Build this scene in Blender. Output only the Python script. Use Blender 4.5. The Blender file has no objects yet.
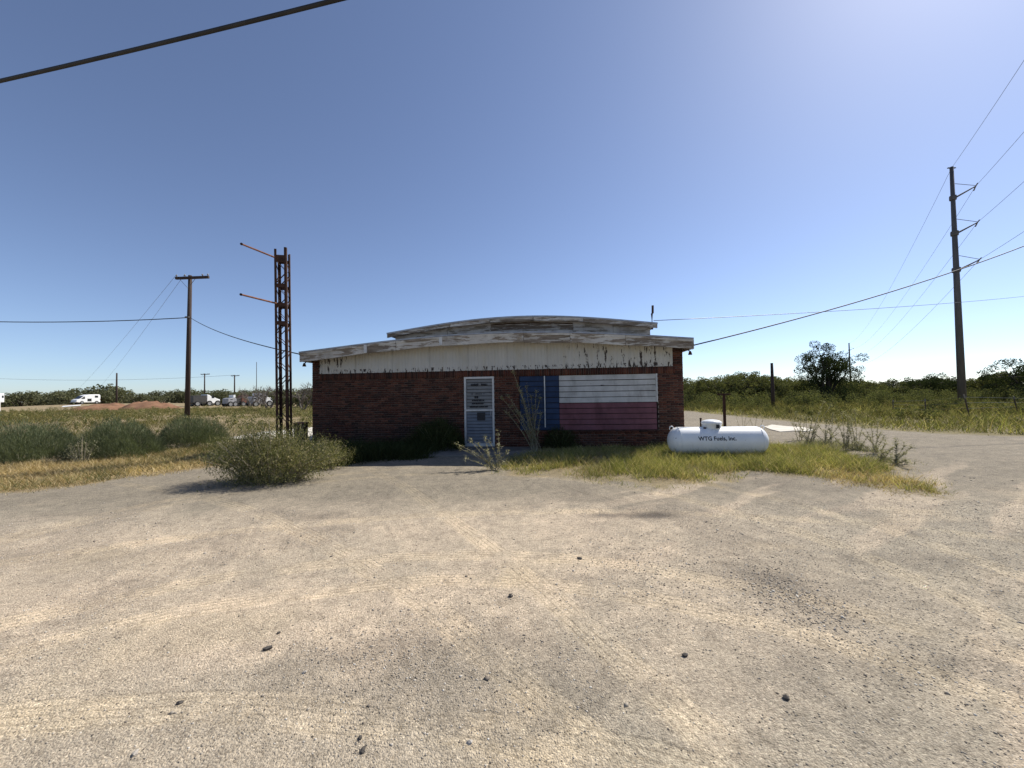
import bpy, bmesh, math, random
import numpy as np
from mathutils import Vector, Matrix

random.seed(7)
rng = np.random.default_rng(7)
scn = bpy.context.scene
COL = scn.collection

# ------------------------------------------------------------------ camera, sky, sun, exposure
F_PX, CAM_H = 385.0, 1.6
PITCH, ROLL = math.radians(1.5), math.radians(0.9)
fw = np.array([0, math.cos(PITCH), math.sin(PITCH)])
u0 = np.array([0, -math.sin(PITCH), math.cos(PITCH)])
r0 = np.array([1.0, 0, 0])
CR = math.cos(ROLL) * r0 - math.sin(ROLL) * u0
CU = math.sin(ROLL) * r0 + math.cos(ROLL) * u0
CP = np.array([0, 0, CAM_H])
cam_d = bpy.data.cameras.new('camera')
cam_d.sensor_width = 36.0
cam_d.lens = F_PX / 1024 * 36.0
cam_d.clip_start, cam_d.clip_end = 0.05, 6000
cam = bpy.data.objects.new('camera', cam_d)
COL.objects.link(cam)
m = Matrix.Identity(4)
for i in range(3):
    m[i][0], m[i][1], m[i][2], m[i][3] = CR[i], CU[i], -fw[i], CP[i]
cam.matrix_world = m
scn.camera = cam

SUN_V = Vector((0.80, 0.58, 1.0)).normalized()
SUN_EL = math.asin(SUN_V.z)
SUN_AZ = math.atan2(SUN_V.x, SUN_V.y)
world = bpy.data.worlds.new('World')
scn.world = world
world.use_nodes = True
wn = world.node_tree.nodes
wn.clear()
sky = wn.new('ShaderNodeTexSky')
sky.sky_type = 'NISHITA'
sky.sun_disc = False
sky.sun_elevation = SUN_EL
sky.sun_rotation = SUN_AZ
sky.altitude = 1500
sky.air_density = 0.9
sky.dust_density = 1.2
sky.ozone_density = 5.0
bg = wn.new('ShaderNodeBackground')
bg.inputs['Strength'].default_value = 0.106
wo = wn.new('ShaderNodeOutputWorld')
hs_ = wn.new('ShaderNodeHueSaturation')
hs_.inputs['Saturation'].default_value = 0.89
hs_.inputs['Hue'].default_value = 0.503
world.node_tree.links.new(sky.outputs[0], hs_.inputs['Color'])
world.node_tree.links.new(hs_.outputs[0], bg.inputs[0])
world.node_tree.links.new(bg.outputs[0], wo.inputs[0])
sd = bpy.data.lights.new('sun', 'SUN')
sd.energy = 5.0
sd.angle = math.radians(0.53)
sd.color = (1.0, 0.95, 0.87)
sun = bpy.data.objects.new('sun', sd)
COL.objects.link(sun)
sun.location = (20, 15, 30)
sun.rotation_euler = SUN_V.to_track_quat('Z', 'Y').to_euler()
scn.view_settings.view_transform = 'Standard'
scn.view_settings.look = 'None'
scn.view_settings.gamma = 1.0
scn.view_settings.use_curve_mapping = False
scn.view_settings.exposure = 0.45
try:
    scn.cycles.max_bounces = 6
    scn.cycles.transparent_max_bounces = 8
except Exception:
    pass


# ------------------------------------------------------------------ pixel -> place helpers
def ray(u, v):
    return (u - 512) / F_PX * CR - (v - 384) / F_PX * CU + fw


def gnd(u, v, z=0.0):
    d = ray(u, v)
    return CP + d * ((z - CAM_H) / d[2])


def at(u, v, Y):
    d = ray(u, v)
    return CP + d * (Y / d[1])


def gpoly(pts):
    return np.array([gnd(*p)[:2] for p in pts])


BO = np.array([-6.22, 12.0, 0])
BYAW = math.radians(-6.0)
bdx = np.array([math.cos(BYAW), math.sin(BYAW), 0])
bdy = np.array([-math.sin(BYAW), math.cos(BYAW), 0])


def bw(x, y, z=0.0):
    return BO + bdx * x + bdy * y + np.array([0, 0, z])


# ------------------------------------------------------------------ noise
def _h(ix, iy, s):
    n = (ix.astype(np.int64) * 374761393 + iy.astype(np.int64) * 668265263 + s * 974711) & 0x7fffffff
    n = ((n ^ (n >> 13)) * 1274126177) & 0x7fffffff
    return ((n ^ (n >> 16)) & 0xffff) / 65535.0


def vnoise(x, y, s=0):
    ix, iy = np.floor(x), np.floor(y)
    fx, fy = x - ix, y - iy
    fx, fy = fx * fx * (3 - 2 * fx), fy * fy * (3 - 2 * fy)
    a, b = _h(ix, iy, s), _h(ix + 1, iy, s)
    c, d = _h(ix, iy + 1, s), _h(ix + 1, iy + 1, s)
    return (a * (1 - fx) + b * fx) * (1 - fy) + (c * (1 - fx) + d * fx) * fy


def fbm(x, y, s=0, o=4):
    t, a, w = 0, 0.5, 0
    for i in range(o):
        t = t + a * vnoise(x * 2 ** i + 17 * i, y * 2 ** i - 11 * i, s + i)
        w += a
        a *= 0.5
    return t / w


def sdist(px, py, poly):
    """signed distance to polygon, positive inside"""
    n = len(poly)
    inside = np.zeros(px.shape, bool)
    best = np.full(px.shape, 1e18)
    for i in range(n):
        x1, y1 = poly[i]
        x2, y2 = poly[(i + 1) % n]
        dx, dy = x2 - x1, y2 - y1
        t = np.clip(((px - x1) * dx + (py - y1) * dy) / (dx * dx + dy * dy + 1e-12), 0, 1)
        best = np.minimum(best, (px - x1 - t * dx) ** 2 + (py - y1 - t * dy) ** 2)
        c = ((y1 > py) != (y2 > py)) & (px < (x2 - x1) * (py - y1) / (y2 - y1 + 1e-12) + x1)
        inside ^= c
    return np.where(inside, 1, -1) * np.sqrt(best)


def sstep(a, b, x):
    t = np.clip((x - a) / (b - a), 0, 1)
    return t * t * (3 - 2 * t)


# ------------------------------------------------------------------ materials
class NT:
    def __init__(self, name):
        self.m = bpy.data.materials.new(name)
        self.m.use_nodes = True
        self.t = self.m.node_tree
        self.t.nodes.clear()
        self.out = self.n('ShaderNodeOutputMaterial')

    def n(self, typ, **kw):
        nd = self.t.nodes.new(typ)
        for k, v in kw.items():
            setattr(nd, k, v)
        return nd

    def l(self, a, b):
        self.t.links.new(a, b)

    def co(self, kind='Object'):
        if not hasattr(self, '_co'):
            self._co = self.n('ShaderNodeTexCoord')
        return self._co.outputs[kind]

    def noise(self, scale, detail=4, rough=0.55, vec=None, stretch=None):
        nd = self.n('ShaderNodeTexNoise')
        nd.inputs['Scale'].default_value = scale
        nd.inputs['Detail'].default_value = detail
        nd.inputs['Roughness'].default_value = rough
        v = vec or self.co()
        if stretch:
            mp = self.n('ShaderNodeMapping')
            mp.inputs['Scale'].default_value = stretch
            self.l(v, mp.inputs[0])
            v = mp.outputs[0]
        self.l(v, nd.inputs['Vector'])
        return nd.outputs['Fac']

    def ramp(self, fac, stops, interp='LINEAR'):
        nd = self.n('ShaderNodeValToRGB')
        cr = nd.color_ramp
        cr.interpolation = interp
        while len(cr.elements) < len(stops):
            cr.elements.new(0.5)
        for e, (p, c) in zip(cr.elements, stops):
            e.position = p
            e.color = (c[0], c[1], c[2], 1) if not isinstance(c, (int, float)) else (c, c, c, 1)
        self.l(fac, nd.inputs[0])
        return nd.outputs[0]

    def mix(self, fac, a, b, blend='MIX'):
        nd = self.n('ShaderNodeMix', data_type='RGBA', blend_type=blend)
        for i, v in ((0, fac), (6, a), (7, b)):
            if isinstance(v, (int, float)):
                nd.inputs[i].default_value = v if i == 0 else (v, v, v, 1)
            elif isinstance(v, (tuple, list)):
                nd.inputs[i].default_value = (v[0], v[1], v[2], 1)
            else:
                self.l(v, nd.inputs[i])
        return nd.outputs[2]

    def math(self, op, a, b=0.0, c=0.0):
        nd = self.n('ShaderNodeMath', operation=op)
        for i, v in enumerate((a, b, c)):
            if isinstance(v, (int, float)):
                nd.inputs[i].default_value = v
            else:
                self.l(v, nd.inputs[i])
        return nd.outputs[0]

    def bsdf(self, color, rough=0.8, metal=0.0, bump=None, bstr=0.3, bdist=0.02, spec=0.3):
        p = self.n('ShaderNodeBsdfPrincipled')
        if isinstance(color, (tuple, list)):
            p.inputs['Base Color'].default_value = (*color[:3], 1)
        else:
            self.l(color, p.inputs['Base Color'])
        if isinstance(rough, (int, float)):
            p.inputs['Roughness'].default_value = rough
        else:
            self.l(rough, p.inputs['Roughness'])
        p.inputs['Metallic'].default_value = metal
        p.inputs['Specular IOR Level'].default_value = spec
        if bump is not None:
            b = self.n('ShaderNodeBump')
            b.inputs['Strength'].default_value = bstr
            b.inputs['Distance'].default_value = bdist
            self.l(bump, b.inputs['Height'])
            self.l(b.outputs[0], p.inputs['Normal'])
        self.l(p.outputs[0], self.out.inputs[0])
        return self.m


def simple(name, c1, c2, scale=6, rough=0.8, metal=0.0, bstr=0.25, spec=0.3, stretch=None):
    t = NT(name)
    f = t.noise(scale, 6, 0.6, stretch=stretch)
    c = t.ramp(f, [(0.3, c1), (0.7, c2)])
    return t.bsdf(c, rough, metal, t.noise(scale * 5, 4), bstr, 0.01, spec)


def island(name, stops, rough=0.85, bstr=0.0, spec=0.2, metal=0.0, dirt=None):
    """colour varies per connected piece"""
    t = NT(name)
    g = t.n('ShaderNodeNewGeometry')
    c = t.ramp(g.outputs['Random Per Island'], stops)
    if dirt:
        c = t.mix(t.ramp(t.noise(dirt[1], 5, 0.65), [(0.45, 0), (0.72, dirt[2])]), c, dirt[0])
    return t.bsdf(c, rough, metal, t.noise(60, 3) if bstr else None, bstr, 0.004, spec)


def leaf(name, stops, trans=0.3, scale=0.6):
    t = NT(name)
    g = t.n('ShaderNodeNewGeometry')
    c = t.ramp(g.outputs['Random Per Island'], stops)
    big = t.noise(scale, 3, 0.5)
    c = t.mix(1.0, c, t.ramp(big, [(0.3, (0.72, 0.72, 0.72)), (0.7, (1.25, 1.2, 1.05))]), 'MULTIPLY')
    d = t.n('ShaderNodeBsdfDiffuse')
    tr = t.n('ShaderNodeBsdfTranslucent')
    mx = t.n('ShaderNodeMixShader')
    mx.inputs[0].default_value = trans
    t.l(c, d.inputs[0])
    t.l(t.mix(1.0, c, (1.15, 1.2, 0.7), 'MULTIPLY'), tr.inputs[0])
    t.l(d.outputs[0], mx.inputs[1])
    t.l(tr.outputs[0], mx.inputs[2])
    t.l(mx.outputs[0], t.out.inputs[0])
    return t.m


def peeling(name, paint, paint2, wood1, wood2, amount, scale=5.0, stretch=(1, 1, 1)):
    t = NT(name)
    mask = t.ramp(t.noise(scale, 8, 0.68, stretch=stretch), [(amount - 0.015, 1.0), (amount + 0.015, 0.0)])
    pc = t.ramp(t.noise(2.2, 5, 0.6), [(0.3, paint), (0.7, paint2)])
    wc = t.ramp(t.noise(14, 5, 0.6, stretch=(0.15, 1, 1)), [(0.3, wood1), (0.7, wood2)])
    grime = t.ramp(t.noise(1.0, 7, 0.68, stretch=(2.2, 1, 1.1)), [(0.30, (0.62, 0.60, 0.58)), (0.5, (0.96, 0.95, 0.94)), (0.7, (1.12, 1.12, 1.12))])
    pc = t.mix(1.0, pc, grime, 'MULTIPLY')
    c = t.mix(mask, pc, wc)
    return t.bsdf(c, 0.8, 0, t.mix(mask, 1.0, 0.0), 0.35, 0.004, 0.2)


M = {}
M['brick'] = island('brick_red', [(0.0, (0.036, 0.018, 0.014)), (0.3, (0.074, 0.026, 0.018)), (0.6, (0.105, 0.038, 0.024)), (0.85, (0.135, 0.055, 0.035)), (1.0, (0.050, 0.028, 0.023))], 0.85, 0.4,
                    dirt=((0.028, 0.022, 0.02), 1.1, 0.7))
M['mortar'] = simple('mortar_grey', (0.10, 0.08, 0.066), (0.20, 0.165, 0.135), 2, 0.95, bstr=0.4)
t = NT('side_brick')
bt = t.n('ShaderNodeTexBrick')
bt.inputs['Color1'].default_value = (0.13, 0.036, 0.026, 1)
bt.inputs['Color2'].default_value = (0.08, 0.026, 0.02, 1)
bt.inputs['Mortar'].default_value = (0.2, 0.17, 0.15, 1)
bt.inputs['Scale'].default_value = 1.0
bt.inputs['Brick Width'].default_value = 0.213
bt.inputs['Row Height'].default_value = 0.067
bt.inputs['Mortar Size'].default_value = 0.006
cx = t.n('ShaderNodeSeparateXYZ')
cc = t.n('ShaderNodeCombineXYZ')
t.l(t.co(), cx.inputs[0])
t.l(t.math('ADD', cx.outputs[0], cx.outputs[1]), cc.inputs[0])
t.l(cx.outputs[2], cc.inputs[1])
t.l(cc.outputs[0], bt.inputs['Vector'])
M['side_brick'] = t.bsdf(bt.outputs['Color'], 0.9, 0, bt.outputs['Fac'], 0.4, -0.006)
M['fascia'] = peeling('peeling_fascia', (0.56, 0.54, 0.49), (0.43, 0.405, 0.36), (0.17, 0.135, 0.10), (0.30, 0.255, 0.20), 0.47, 6.0, (0.3, 1, 2.2))
M['fascia_dark'] = peeling('weathered_fascia', (0.50, 0.48, 0.43), (0.38, 0.355, 0.315), (0.12, 0.095, 0.07), (0.25, 0.21, 0.165), 0.53, 5.5, (0.28, 1, 2.2))
M['upper_wall'] = peeling('peeling_upper_wall', (0.44, 0.42, 0.385), (0.34, 0.32, 0.29), (0.13, 0.11, 0.085), (0.26, 0.23, 0.185), 0.47, 6.0, (0.4, 1, 2.2))
M['roof'] = simple('roof_felt', (0.16, 0.16, 0.17), (0.28, 0.28, 0.29), 3, 0.9)
M['drip'] = simple('drip_edge_metal', (0.22, 0.23, 0.25), (0.38, 0.39, 0.41), 5, 0.5, 0.6)
M['dark'] = simple('dark_void', (0.025, 0.022, 0.02), (0.05, 0.045, 0.04), 5, 0.9)
# grooved siding: off-white paint, flaked into vertical streaks at both ends
t = NT('siding_paint')
sx = t.n('ShaderNodeSeparateXYZ')
t.l(t.co(), sx.inputs[0])
ends = t.math('MAXIMUM', t.ramp(t.math('DIVIDE', sx.outputs[0], 11.1), [(0.0, 1.0), (0.02, 1.0), (0.17, 0.55), (0.22, 0.0)]),
              t.ramp(t.math('DIVIDE', sx.outputs[0], 11.1), [(0.62, 0.0), (0.71, 0.82), (0.92, 0.98)]))
streak = t.noise(1.0, 6, 0.72, stretch=(10, 1, 2.0))
thr = t.math('SUBTRACT', 0.78, t.math('MULTIPLY', ends, 0.235))
msk = t.math('GREATER_THAN', streak, thr)
low = t.math('MULTIPLY', t.math('LESS_THAN', sx.outputs[2], 2.44), t.math('GREATER_THAN', t.noise(1.0, 5, 0.7, stretch=(13, 1, 4)), 0.56))
msk = t.math('MAXIMUM', msk, low)
pc = t.ramp(t.noise(1.1, 5, 0.6), [(0.3, (0.45, 0.44, 0.405)), (0.7, (0.53, 0.52, 0.485))])
rust = t.ramp(t.noise(1.0, 5, 0.65, stretch=(3, 1, 0.8)), [(0.52, 0), (0.75, 0.5)])
pc = t.mix(rust, pc, (0.42, 0.37, 0.25))
M['siding'] = t.bsdf(t.mix(msk, pc, (0.045, 0.035, 0.03)), 0.7, 0, t.math('MULTIPLY', msk, -1.0), 0.3, 0.004)
M['white_plank'] = peeling('white_plank_paint', (0.52, 0.52, 0.505), (0.41, 0.41, 0.395), (0.05, 0.03, 0.025), (0.1, 0.07, 0.06), 0.36, 2.4, (0.35, 1, 2.6))
M['red_plank'] = peeling('red_plank_paint', (0.185, 0.078, 0.092), (0.130, 0.058, 0.070), (0.09, 0.05, 0.05), (0.2, 0.13, 0.12), 0.33, 3.0, (0.35, 1, 2.4))
M['blue_plank'] = peeling('blue_plank_paint', (0.032, 0.056, 0.118), (0.022, 0.038, 0.08), (0.05, 0.05, 0.06), (0.12, 0.12, 0.13), 0.33, 3.0, (0.35, 1, 2.4))
M['white_paint'] = simple('white_paint', (0.42, 0.42, 0.41), (0.60, 0.60, 0.585), 5, 0.5, bstr=0.08)
M['grey_slat'] = simple('grey_slat', (0.17, 0.17, 0.165), (0.23, 0.23, 0.22), 4, 0.55, bstr=0.08)
M['blue_slat'] = simple('bluegrey_slat', (0.125, 0.14, 0.165), (0.175, 0.195, 0.225), 4, 0.55, bstr=0.08)
M['black'] = simple('black_ink', (0.012, 0.012, 0.014), (0.03, 0.03, 0.035), 8, 0.6, bstr=0.05)
M['concrete'] = simple('old_concrete', (0.13, 0.12, 0.105), (0.22, 0.20, 0.175), 2.5, 0.95, bstr=0.4)
M['pale_concrete'] = simple('pale_concrete', (0.50, 0.46, 0.38), (0.66, 0.62, 0.54), 1.8, 0.95, bstr=0.4)
t = NT('tank_paint')
c = t.ramp(t.noise(2.6, 5, 0.6), [(0.3, (0.74, 0.74, 0.73)), (0.7, (0.84, 0.84, 0.83))])
c = t.mix(t.ramp(t.noise(1.0, 6, 0.7, stretch=(9, 9, 1.2)), [(0.60, 0), (0.78, 0.5)]), c, (0.50, 0.44, 0.36))
sp = t.n('ShaderNodeTexVoronoi')
sp.inputs['Scale'].default_value = 9
t.l(t.co(), sp.inputs['Vector'])
c = t.mix(t.math('MULTIPLY', t.math('LESS_THAN', sp.outputs['Distance'], 0.10), t.math('GREATER_THAN', t.noise(3.1, 2), 0.56)), c, (0.16, 0.08, 0.05))
M['tank'] = t.bsdf(c, 0.35, 0, t.noise(5, 3), 0.06, 0.01, 0.5)
M['rust'] = simple('rusty_steel', (0.030, 0.019, 0.015), (0.088, 0.042, 0.028), 7, 0.9, 0.2, 0.4)
M['rust_arm'] = simple('rust_orange_steel', (0.15, 0.062, 0.036), (0.26, 0.115, 0.062), 9, 0.9, 0.1, 0.4)
M['pole_wood'] = simple('creosote_wood', (0.028, 0.019, 0.016), (0.070, 0.048, 0.038), 3, 0.9, bstr=0.5, stretch=(6, 6, 0.5))
M['pole_steel'] = simple('weathering_steel_pole', (0.085, 0.080, 0.078), (0.150, 0.140, 0.132), 2, 0.7, 0.3, stretch=(2, 2, 0.3))
M['wire'] = simple('black_cable', (0.012, 0.012, 0.013), (0.025, 0.025, 0.027), 4, 0.6, bstr=0.02)
M['thin_wire'] = simple('aluminium_wire', (0.10, 0.10, 0.11), (0.16, 0.16, 0.17), 4, 0.5, 0.4, bstr=0.02)
M['insulator'] = simple('grey_insulator', (0.13, 0.12, 0.12), (0.22, 0.21, 0.21), 6, 0.4, bstr=0.03)
M['bark'] = simple('dark_bark', (0.045, 0.035, 0.028), (0.105, 0.085, 0.068), 9, 0.95, bstr=0.6)
M['deadwood'] = simple('dead_branch', (0.10, 0.085, 0.07), (0.19, 0.165, 0.14), 9, 0.95, bstr=0.5)
M['drystem'] = simple('dry_stem', (0.24, 0.20, 0.13), (0.38, 0.34, 0.24), 12, 0.9, bstr=0.2)
M['greenstem'] = simple('green_stem', (0.10, 0.11, 0.05), (0.20, 0.19, 0.10), 12, 0.9, bstr=0.2)
M['glass'] = simple('dark_glass', (0.012, 0.014, 0.016), (0.022, 0.024, 0.028), 3, 0.12, bstr=0.0, spec=0.5)
M['tyre'] = simple('tyre_rubber', (0.015, 0.015, 0.015), (0.03, 0.03, 0.03), 8, 0.9)
M['rim'] = simple('wheel_rim', (0.2, 0.2, 0.2), (0.35, 0.35, 0.34), 8, 0.5, 0.5)
M['van_white'] = simple('white_van_paint', (0.72, 0.72, 0.70), (0.82, 0.82, 0.81), 2, 0.4, bstr=0.03)
M['van_grey'] = simple('faded_grey_paint', (0.22, 0.22, 0.23), (0.36, 0.36, 0.37), 2, 0.5, bstr=0.05)
M['van_dark'] = simple('dark_truck_paint', (0.035, 0.035, 0.035), (0.07, 0.065, 0.06), 2, 0.5, bstr=0.05)
M['van_red'] = simple('rusted_red_paint', (0.13, 0.045, 0.03), (0.22, 0.09, 0.06), 4, 0.8, bstr=0.2)
M['red_dirt'] = simple('red_dirt', (0.13, 0.065, 0.038), (0.25, 0.14, 0.08), 1.2, 0.98, bstr=0.8)
M['rock'] = simple('dark_rock', (0.045, 0.04, 0.035), (0.12, 0.105, 0.09), 40, 0.9, bstr=0.6)
M['pale_rock'] = simple('pale_rock', (0.34, 0.30, 0.25), (0.5, 0.46, 0.40), 40, 0.9, bstr=0.5)
M['gravel'] = island('gravel_stones', [(0.0, (0.07, 0.058, 0.046)), (0.06, (0.15, 0.125, 0.10)), (0.25, (0.25, 0.22, 0.18)), (0.7, (0.35, 0.305, 0.245)), (0.92, (0.47, 0.43, 0.37)), (1.0, (0.6, 0.57, 0.51))])
M['tpost'] = simple('green_steel_post', (0.05, 0.035, 0.03), (0.10, 0.075, 0.06), 8, 0.8)
M['grass'] = leaf('green_grass', [(0.0, (0.13, 0.155, 0.048)), (0.4, (0.235, 0.245, 0.082)), (0.7, (0.345, 0.32, 0.13)), (0.9, (0.47, 0.40, 0.21)), (1.0, (0.58, 0.51, 0.32))], 0.35, 0.9)
M['drygrass'] = leaf('dry_grass', [(0.0, (0.25, 0.19, 0.10)), (0.4, (0.41, 0.31, 0.17)), (0.75, (0.54, 0.43, 0.26)), (1.0, (0.64, 0.54, 0.36))], 0.3, 0.8)
M['weeds'] = leaf('field_weeds', [(0.0, (0.075, 0.082, 0.030)), (0.45, (0.125, 0.128, 0.050)), (0.8, (0.20, 0.17, 0.080)), (1.0, (0.31, 0.25, 0.14))], 0.3, 0.12)
M['kochia'] = leaf('feathery_green', [(0.0, (0.078, 0.096, 0.060)), (0.5, (0.122, 0.144, 0.090)), (1.0, (0.195, 0.22, 0.145))], 0.25, 1.2)
M['shrub'] = leaf('shrub_leaf', [(0.0, (0.085, 0.098, 0.042)), (0.5, (0.15, 0.158, 0.072)), (0.8, (0.26, 0.24, 0.13)), (1.0, (0.44, 0.38, 0.25))], 0.3, 1.5)
M['silver'] = leaf('silvery_leaf', [(0.0, (0.16, 0.165, 0.10)), (0.5, (0.28, 0.27, 0.18)), (1.0, (0.46, 0.43, 0.33))], 0.3, 2)
M['mesquite'] = leaf('mesquite_leaf', [(0.0, (0.075, 0.086, 0.038)), (0.5, (0.122, 0.132, 0.058)), (1.0, (0.205, 0.20, 0.10))], 0.28, 0.35)
M['far_leaf'] = leaf('far_tree_leaf', [(0.0, (0.072, 0.080, 0.048)), (0.5, (0.118, 0.126, 0.075)), (1.0, (0.19, 0.19, 0.12))], 0.2, 0.2)
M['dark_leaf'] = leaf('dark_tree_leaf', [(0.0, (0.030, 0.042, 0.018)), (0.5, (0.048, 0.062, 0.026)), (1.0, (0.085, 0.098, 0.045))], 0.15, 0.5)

def circle3(a, b, c):
    ax, ay, bx, by, cx_, cy_ = a[0], a[1], b[0], b[1], c[0], c[1]
    d = 2 * (ax * (by - cy_) + bx * (cy_ - ay) + cx_ * (ay - by))
    ux_ = ((ax ** 2 + ay ** 2) * (by - cy_) + (bx ** 2 + by ** 2) * (cy_ - ay) + (cx_ ** 2 + cy_ ** 2) * (ay - by)) / d
    uy_ = ((ax ** 2 + ay ** 2) * (cx_ - bx) + (bx ** 2 + by ** 2) * (ax - cx_) + (cx_ ** 2 + cy_ ** 2) * (bx - ax)) / d
    return ux_, uy_, math.hypot(ax - ux_, ay - uy_)


TRACKS = []
for p3, off in ((((60, 610), (512, 556), (960, 640)), 0), (((60, 610), (512, 556), (960, 640)), -0.55), (((540, 590), (655, 690), (742, 768)), 0), (((470, 640), (560, 715), (620, 768)), 0),
                (((250, 712), (400, 722), (540, 742)), 0), (((690, 500), (820, 540), (1010, 625)), 0), (((740, 492), (880, 528), (1020, 575)), 0), (((20, 560), (330, 522), (640, 512)), 0)):
    cx3, cy3, r3 = circle3(*[gnd(*q) for q in p3])
    TRACKS.append((cx3, cy3, r3 + off))
# ground: zone colour attribute + grain, pebbles and tyre streaks
t = NT('lot_ground')
ca = t.n('ShaderNodeVertexColor', layer_name='zone')
pos = t.n('ShaderNodeNewGeometry').outputs['Position']
med = t.ramp(t.noise(1.6, 6, 0.62, pos), [(0.25, (0.86, 0.86, 0.87)), (0.75, (1.14, 1.13, 1.11))])
fine = t.ramp(t.noise(58, 5, 0.75, pos), [(0.28, (0.42, 0.415, 0.41)), (0.42, (0.88, 0.88, 0.88)), (0.58, (1.08, 1.08, 1.07)), (0.74, (1.5, 1.49, 1.46))])
vo = t.n('ShaderNodeTexVoronoi')
vo.inputs['Scale'].default_value = 105
t.l(pos, vo.inputs['Vector'])
sc = t.n('ShaderNodeSeparateColor')
t.l(vo.outputs['Color'], sc.inputs[0])
peb = t.ramp(sc.outputs[0], [(0.0, (0.50, 0.48, 0.46)), (0.12, (0.80, 0.79, 0.78)), (0.5, (1.0, 1.0, 1.0)), (0.88, (1.14, 1.14, 1.14)), (1.0, (1.5, 1.5, 1.5))])
c = t.mix(1.0, ca.outputs[0], med, 'MULTIPLY')
mott = t.ramp(t.noise(6.5, 6, 0.72, pos), [(0.30, (0.66, 0.65, 0.64)), (0.46, (0.95, 0.95, 0.95)), (0.56, (1.06, 1.05, 1.04)), (0.72, (1.32, 1.30, 1.26))])
c = t.mix(0.85, c, mott, 'MULTIPLY')
grit = t.ramp(t.noise(15, 6, 0.8, pos), [(0.33, (0.55, 0.54, 0.53)), (0.43, (0.97, 0.97, 0.97)), (0.60, (1.03, 1.03, 1.03)), (0.72, (1.3, 1.29, 1.27))])
c = t.mix(0.7, c, grit, 'MULTIPLY')
c = t.mix(1.0, c, fine, 'MULTIPLY')
c = t.mix(0.75, c, peb, 'MULTIPLY')
def streakf(dirv, across, along, scale):
    ac, al = t.n('ShaderNodeVectorMath', operation='DOT_PRODUCT'), t.n('ShaderNodeVectorMath', operation='DOT_PRODUCT')
    t.l(pos, ac.inputs[0]); t.l(pos, al.inputs[0])
    al.inputs[1].default_value = (dirv[0], dirv[1], 0)
    ac.inputs[1].default_value = (-dirv[1], dirv[0], 0)
    cb_ = t.n('ShaderNodeCombineXYZ')
    t.l(t.math('MULTIPLY', ac.outputs['Value'], across), cb_.inputs[0])
    t.l(t.math('MULTIPLY', al.outputs['Value'], along), cb_.inputs[1])
    return t.noise(scale, 4, 0.6, cb_.outputs[0])


flat = t.n('ShaderNodeVectorMath', operation='MULTIPLY')
t.l(pos, flat.inputs[0])
flat.inputs[1].default_value = (1, 1, 0)
wob = t.noise(0.7, 2, 0.5, pos)
st1 = streakf((0.45, -0.89), 16.0, 0.5, 1.0)
st2 = streakf((0.97, 0.22), 20.0, 0.5, 1.0)
selm = t.ramp(t.noise(0.33, 2, 0.5, pos), [(0.42, 0.0), (0.58, 1.0)])
stk = t.mix(selm, st1, st2)
stc = t.ramp(stk, [(0.30, (0.74, 0.73, 0.72)), (0.40, (0.97, 0.97, 0.97)), (0.60, (1.02, 1.02, 1.02)), (0.70, (1.2, 1.19, 1.16))])
c = t.mix(0.8, c, stc, 'MULTIPLY')
trk, lines = None, None
for cx3, cy3, r3 in TRACKS:
    dn = t.n('ShaderNodeVectorMath', operation='DISTANCE')
    t.l(flat.outputs[0], dn.inputs[0])
    dn.inputs[1].default_value = (cx3, cy3, 0)
    dd_ = t.math('ADD', t.math('SUBTRACT', dn.outputs['Value'], r3), t.math('MULTIPLY', t.math('SUBTRACT', wob, 0.5), 0.12))
    band = t.ramp(t.math('ABSOLUTE', dd_), [(0.0, 1.0), (0.09, 1.0), (0.14, 0.0)])
    ln = t.math('MULTIPLY', band, t.math('GREATER_THAN', t.math('SINE', t.math('MULTIPLY', dd_, 120.0)), 0.72))
    trk = band if trk is None else t.math('MAXIMUM', trk, band)
    lines = ln if lines is None else t.math('MAXIMUM', lines, ln)
brk = t.ramp(t.noise(2.3, 4, 0.6, pos), [(0.40, 0.0), (0.52, 1.0)])
lines = t.math('MULTIPLY', lines, brk)
c = t.mix(t.math('MULTIPLY', t.math('MULTIPLY', trk, 0.75), t.math('ADD', brk, 0.35)), c, t.mix(1.0, c, (1.24, 1.22, 1.17), 'MULTIPLY'))
c = t.mix(t.math('MULTIPLY', lines, 0.55), c, t.mix(1.0, c, (0.62, 0.61, 0.60), 'MULTIPLY'))
hgt = t.math('MULTIPLY', lines, -1.0)
hgt = t.math('ADD', hgt, t.math('MULTIPLY', t.noise(16, 5, 0.75, pos), 1.2))
hgt = t.math('ADD', hgt, t.math('MULTIPLY', t.noise(85, 3, 0.7, pos), 0.9))
hgt = t.math('ADD', hgt, t.math('MULTIPLY', vo.outputs['Distance'], -0.5))
M['ground'] = t.bsdf(c, 0.97, 0, hgt, 0.75, 0.014, 0.1)


# ------------------------------------------------------------------ mesh helpers
def link(o, parent=None):
    COL.objects.link(o)
    if parent:
        o.parent = parent
    return o


def np_mesh(name, V, Fs):
    """V (N,3); Fs (M,k) faces of equal size"""
    V = np.asarray(V, np.float32)
    Fs = np.asarray(Fs, np.int32)
    me = bpy.data.meshes.new(name)
    k = Fs.shape[1]
    me.vertices.add(len(V))
    me.vertices.foreach_set('co', V.ravel())
    me.loops.add(Fs.size)
    me.loops.foreach_set('vertex_index', Fs.ravel())
    me.polygons.add(len(Fs))
    me.polygons.foreach_set('loop_start', np.arange(0, Fs.size, k, dtype=np.int32))
    try:
        me.polygons.foreach_set('loop_total', np.full(len(Fs), k, np.int32))
    except Exception:
        pass
    me.update(calc_edges=True)
    me.validate()
    return me


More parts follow.
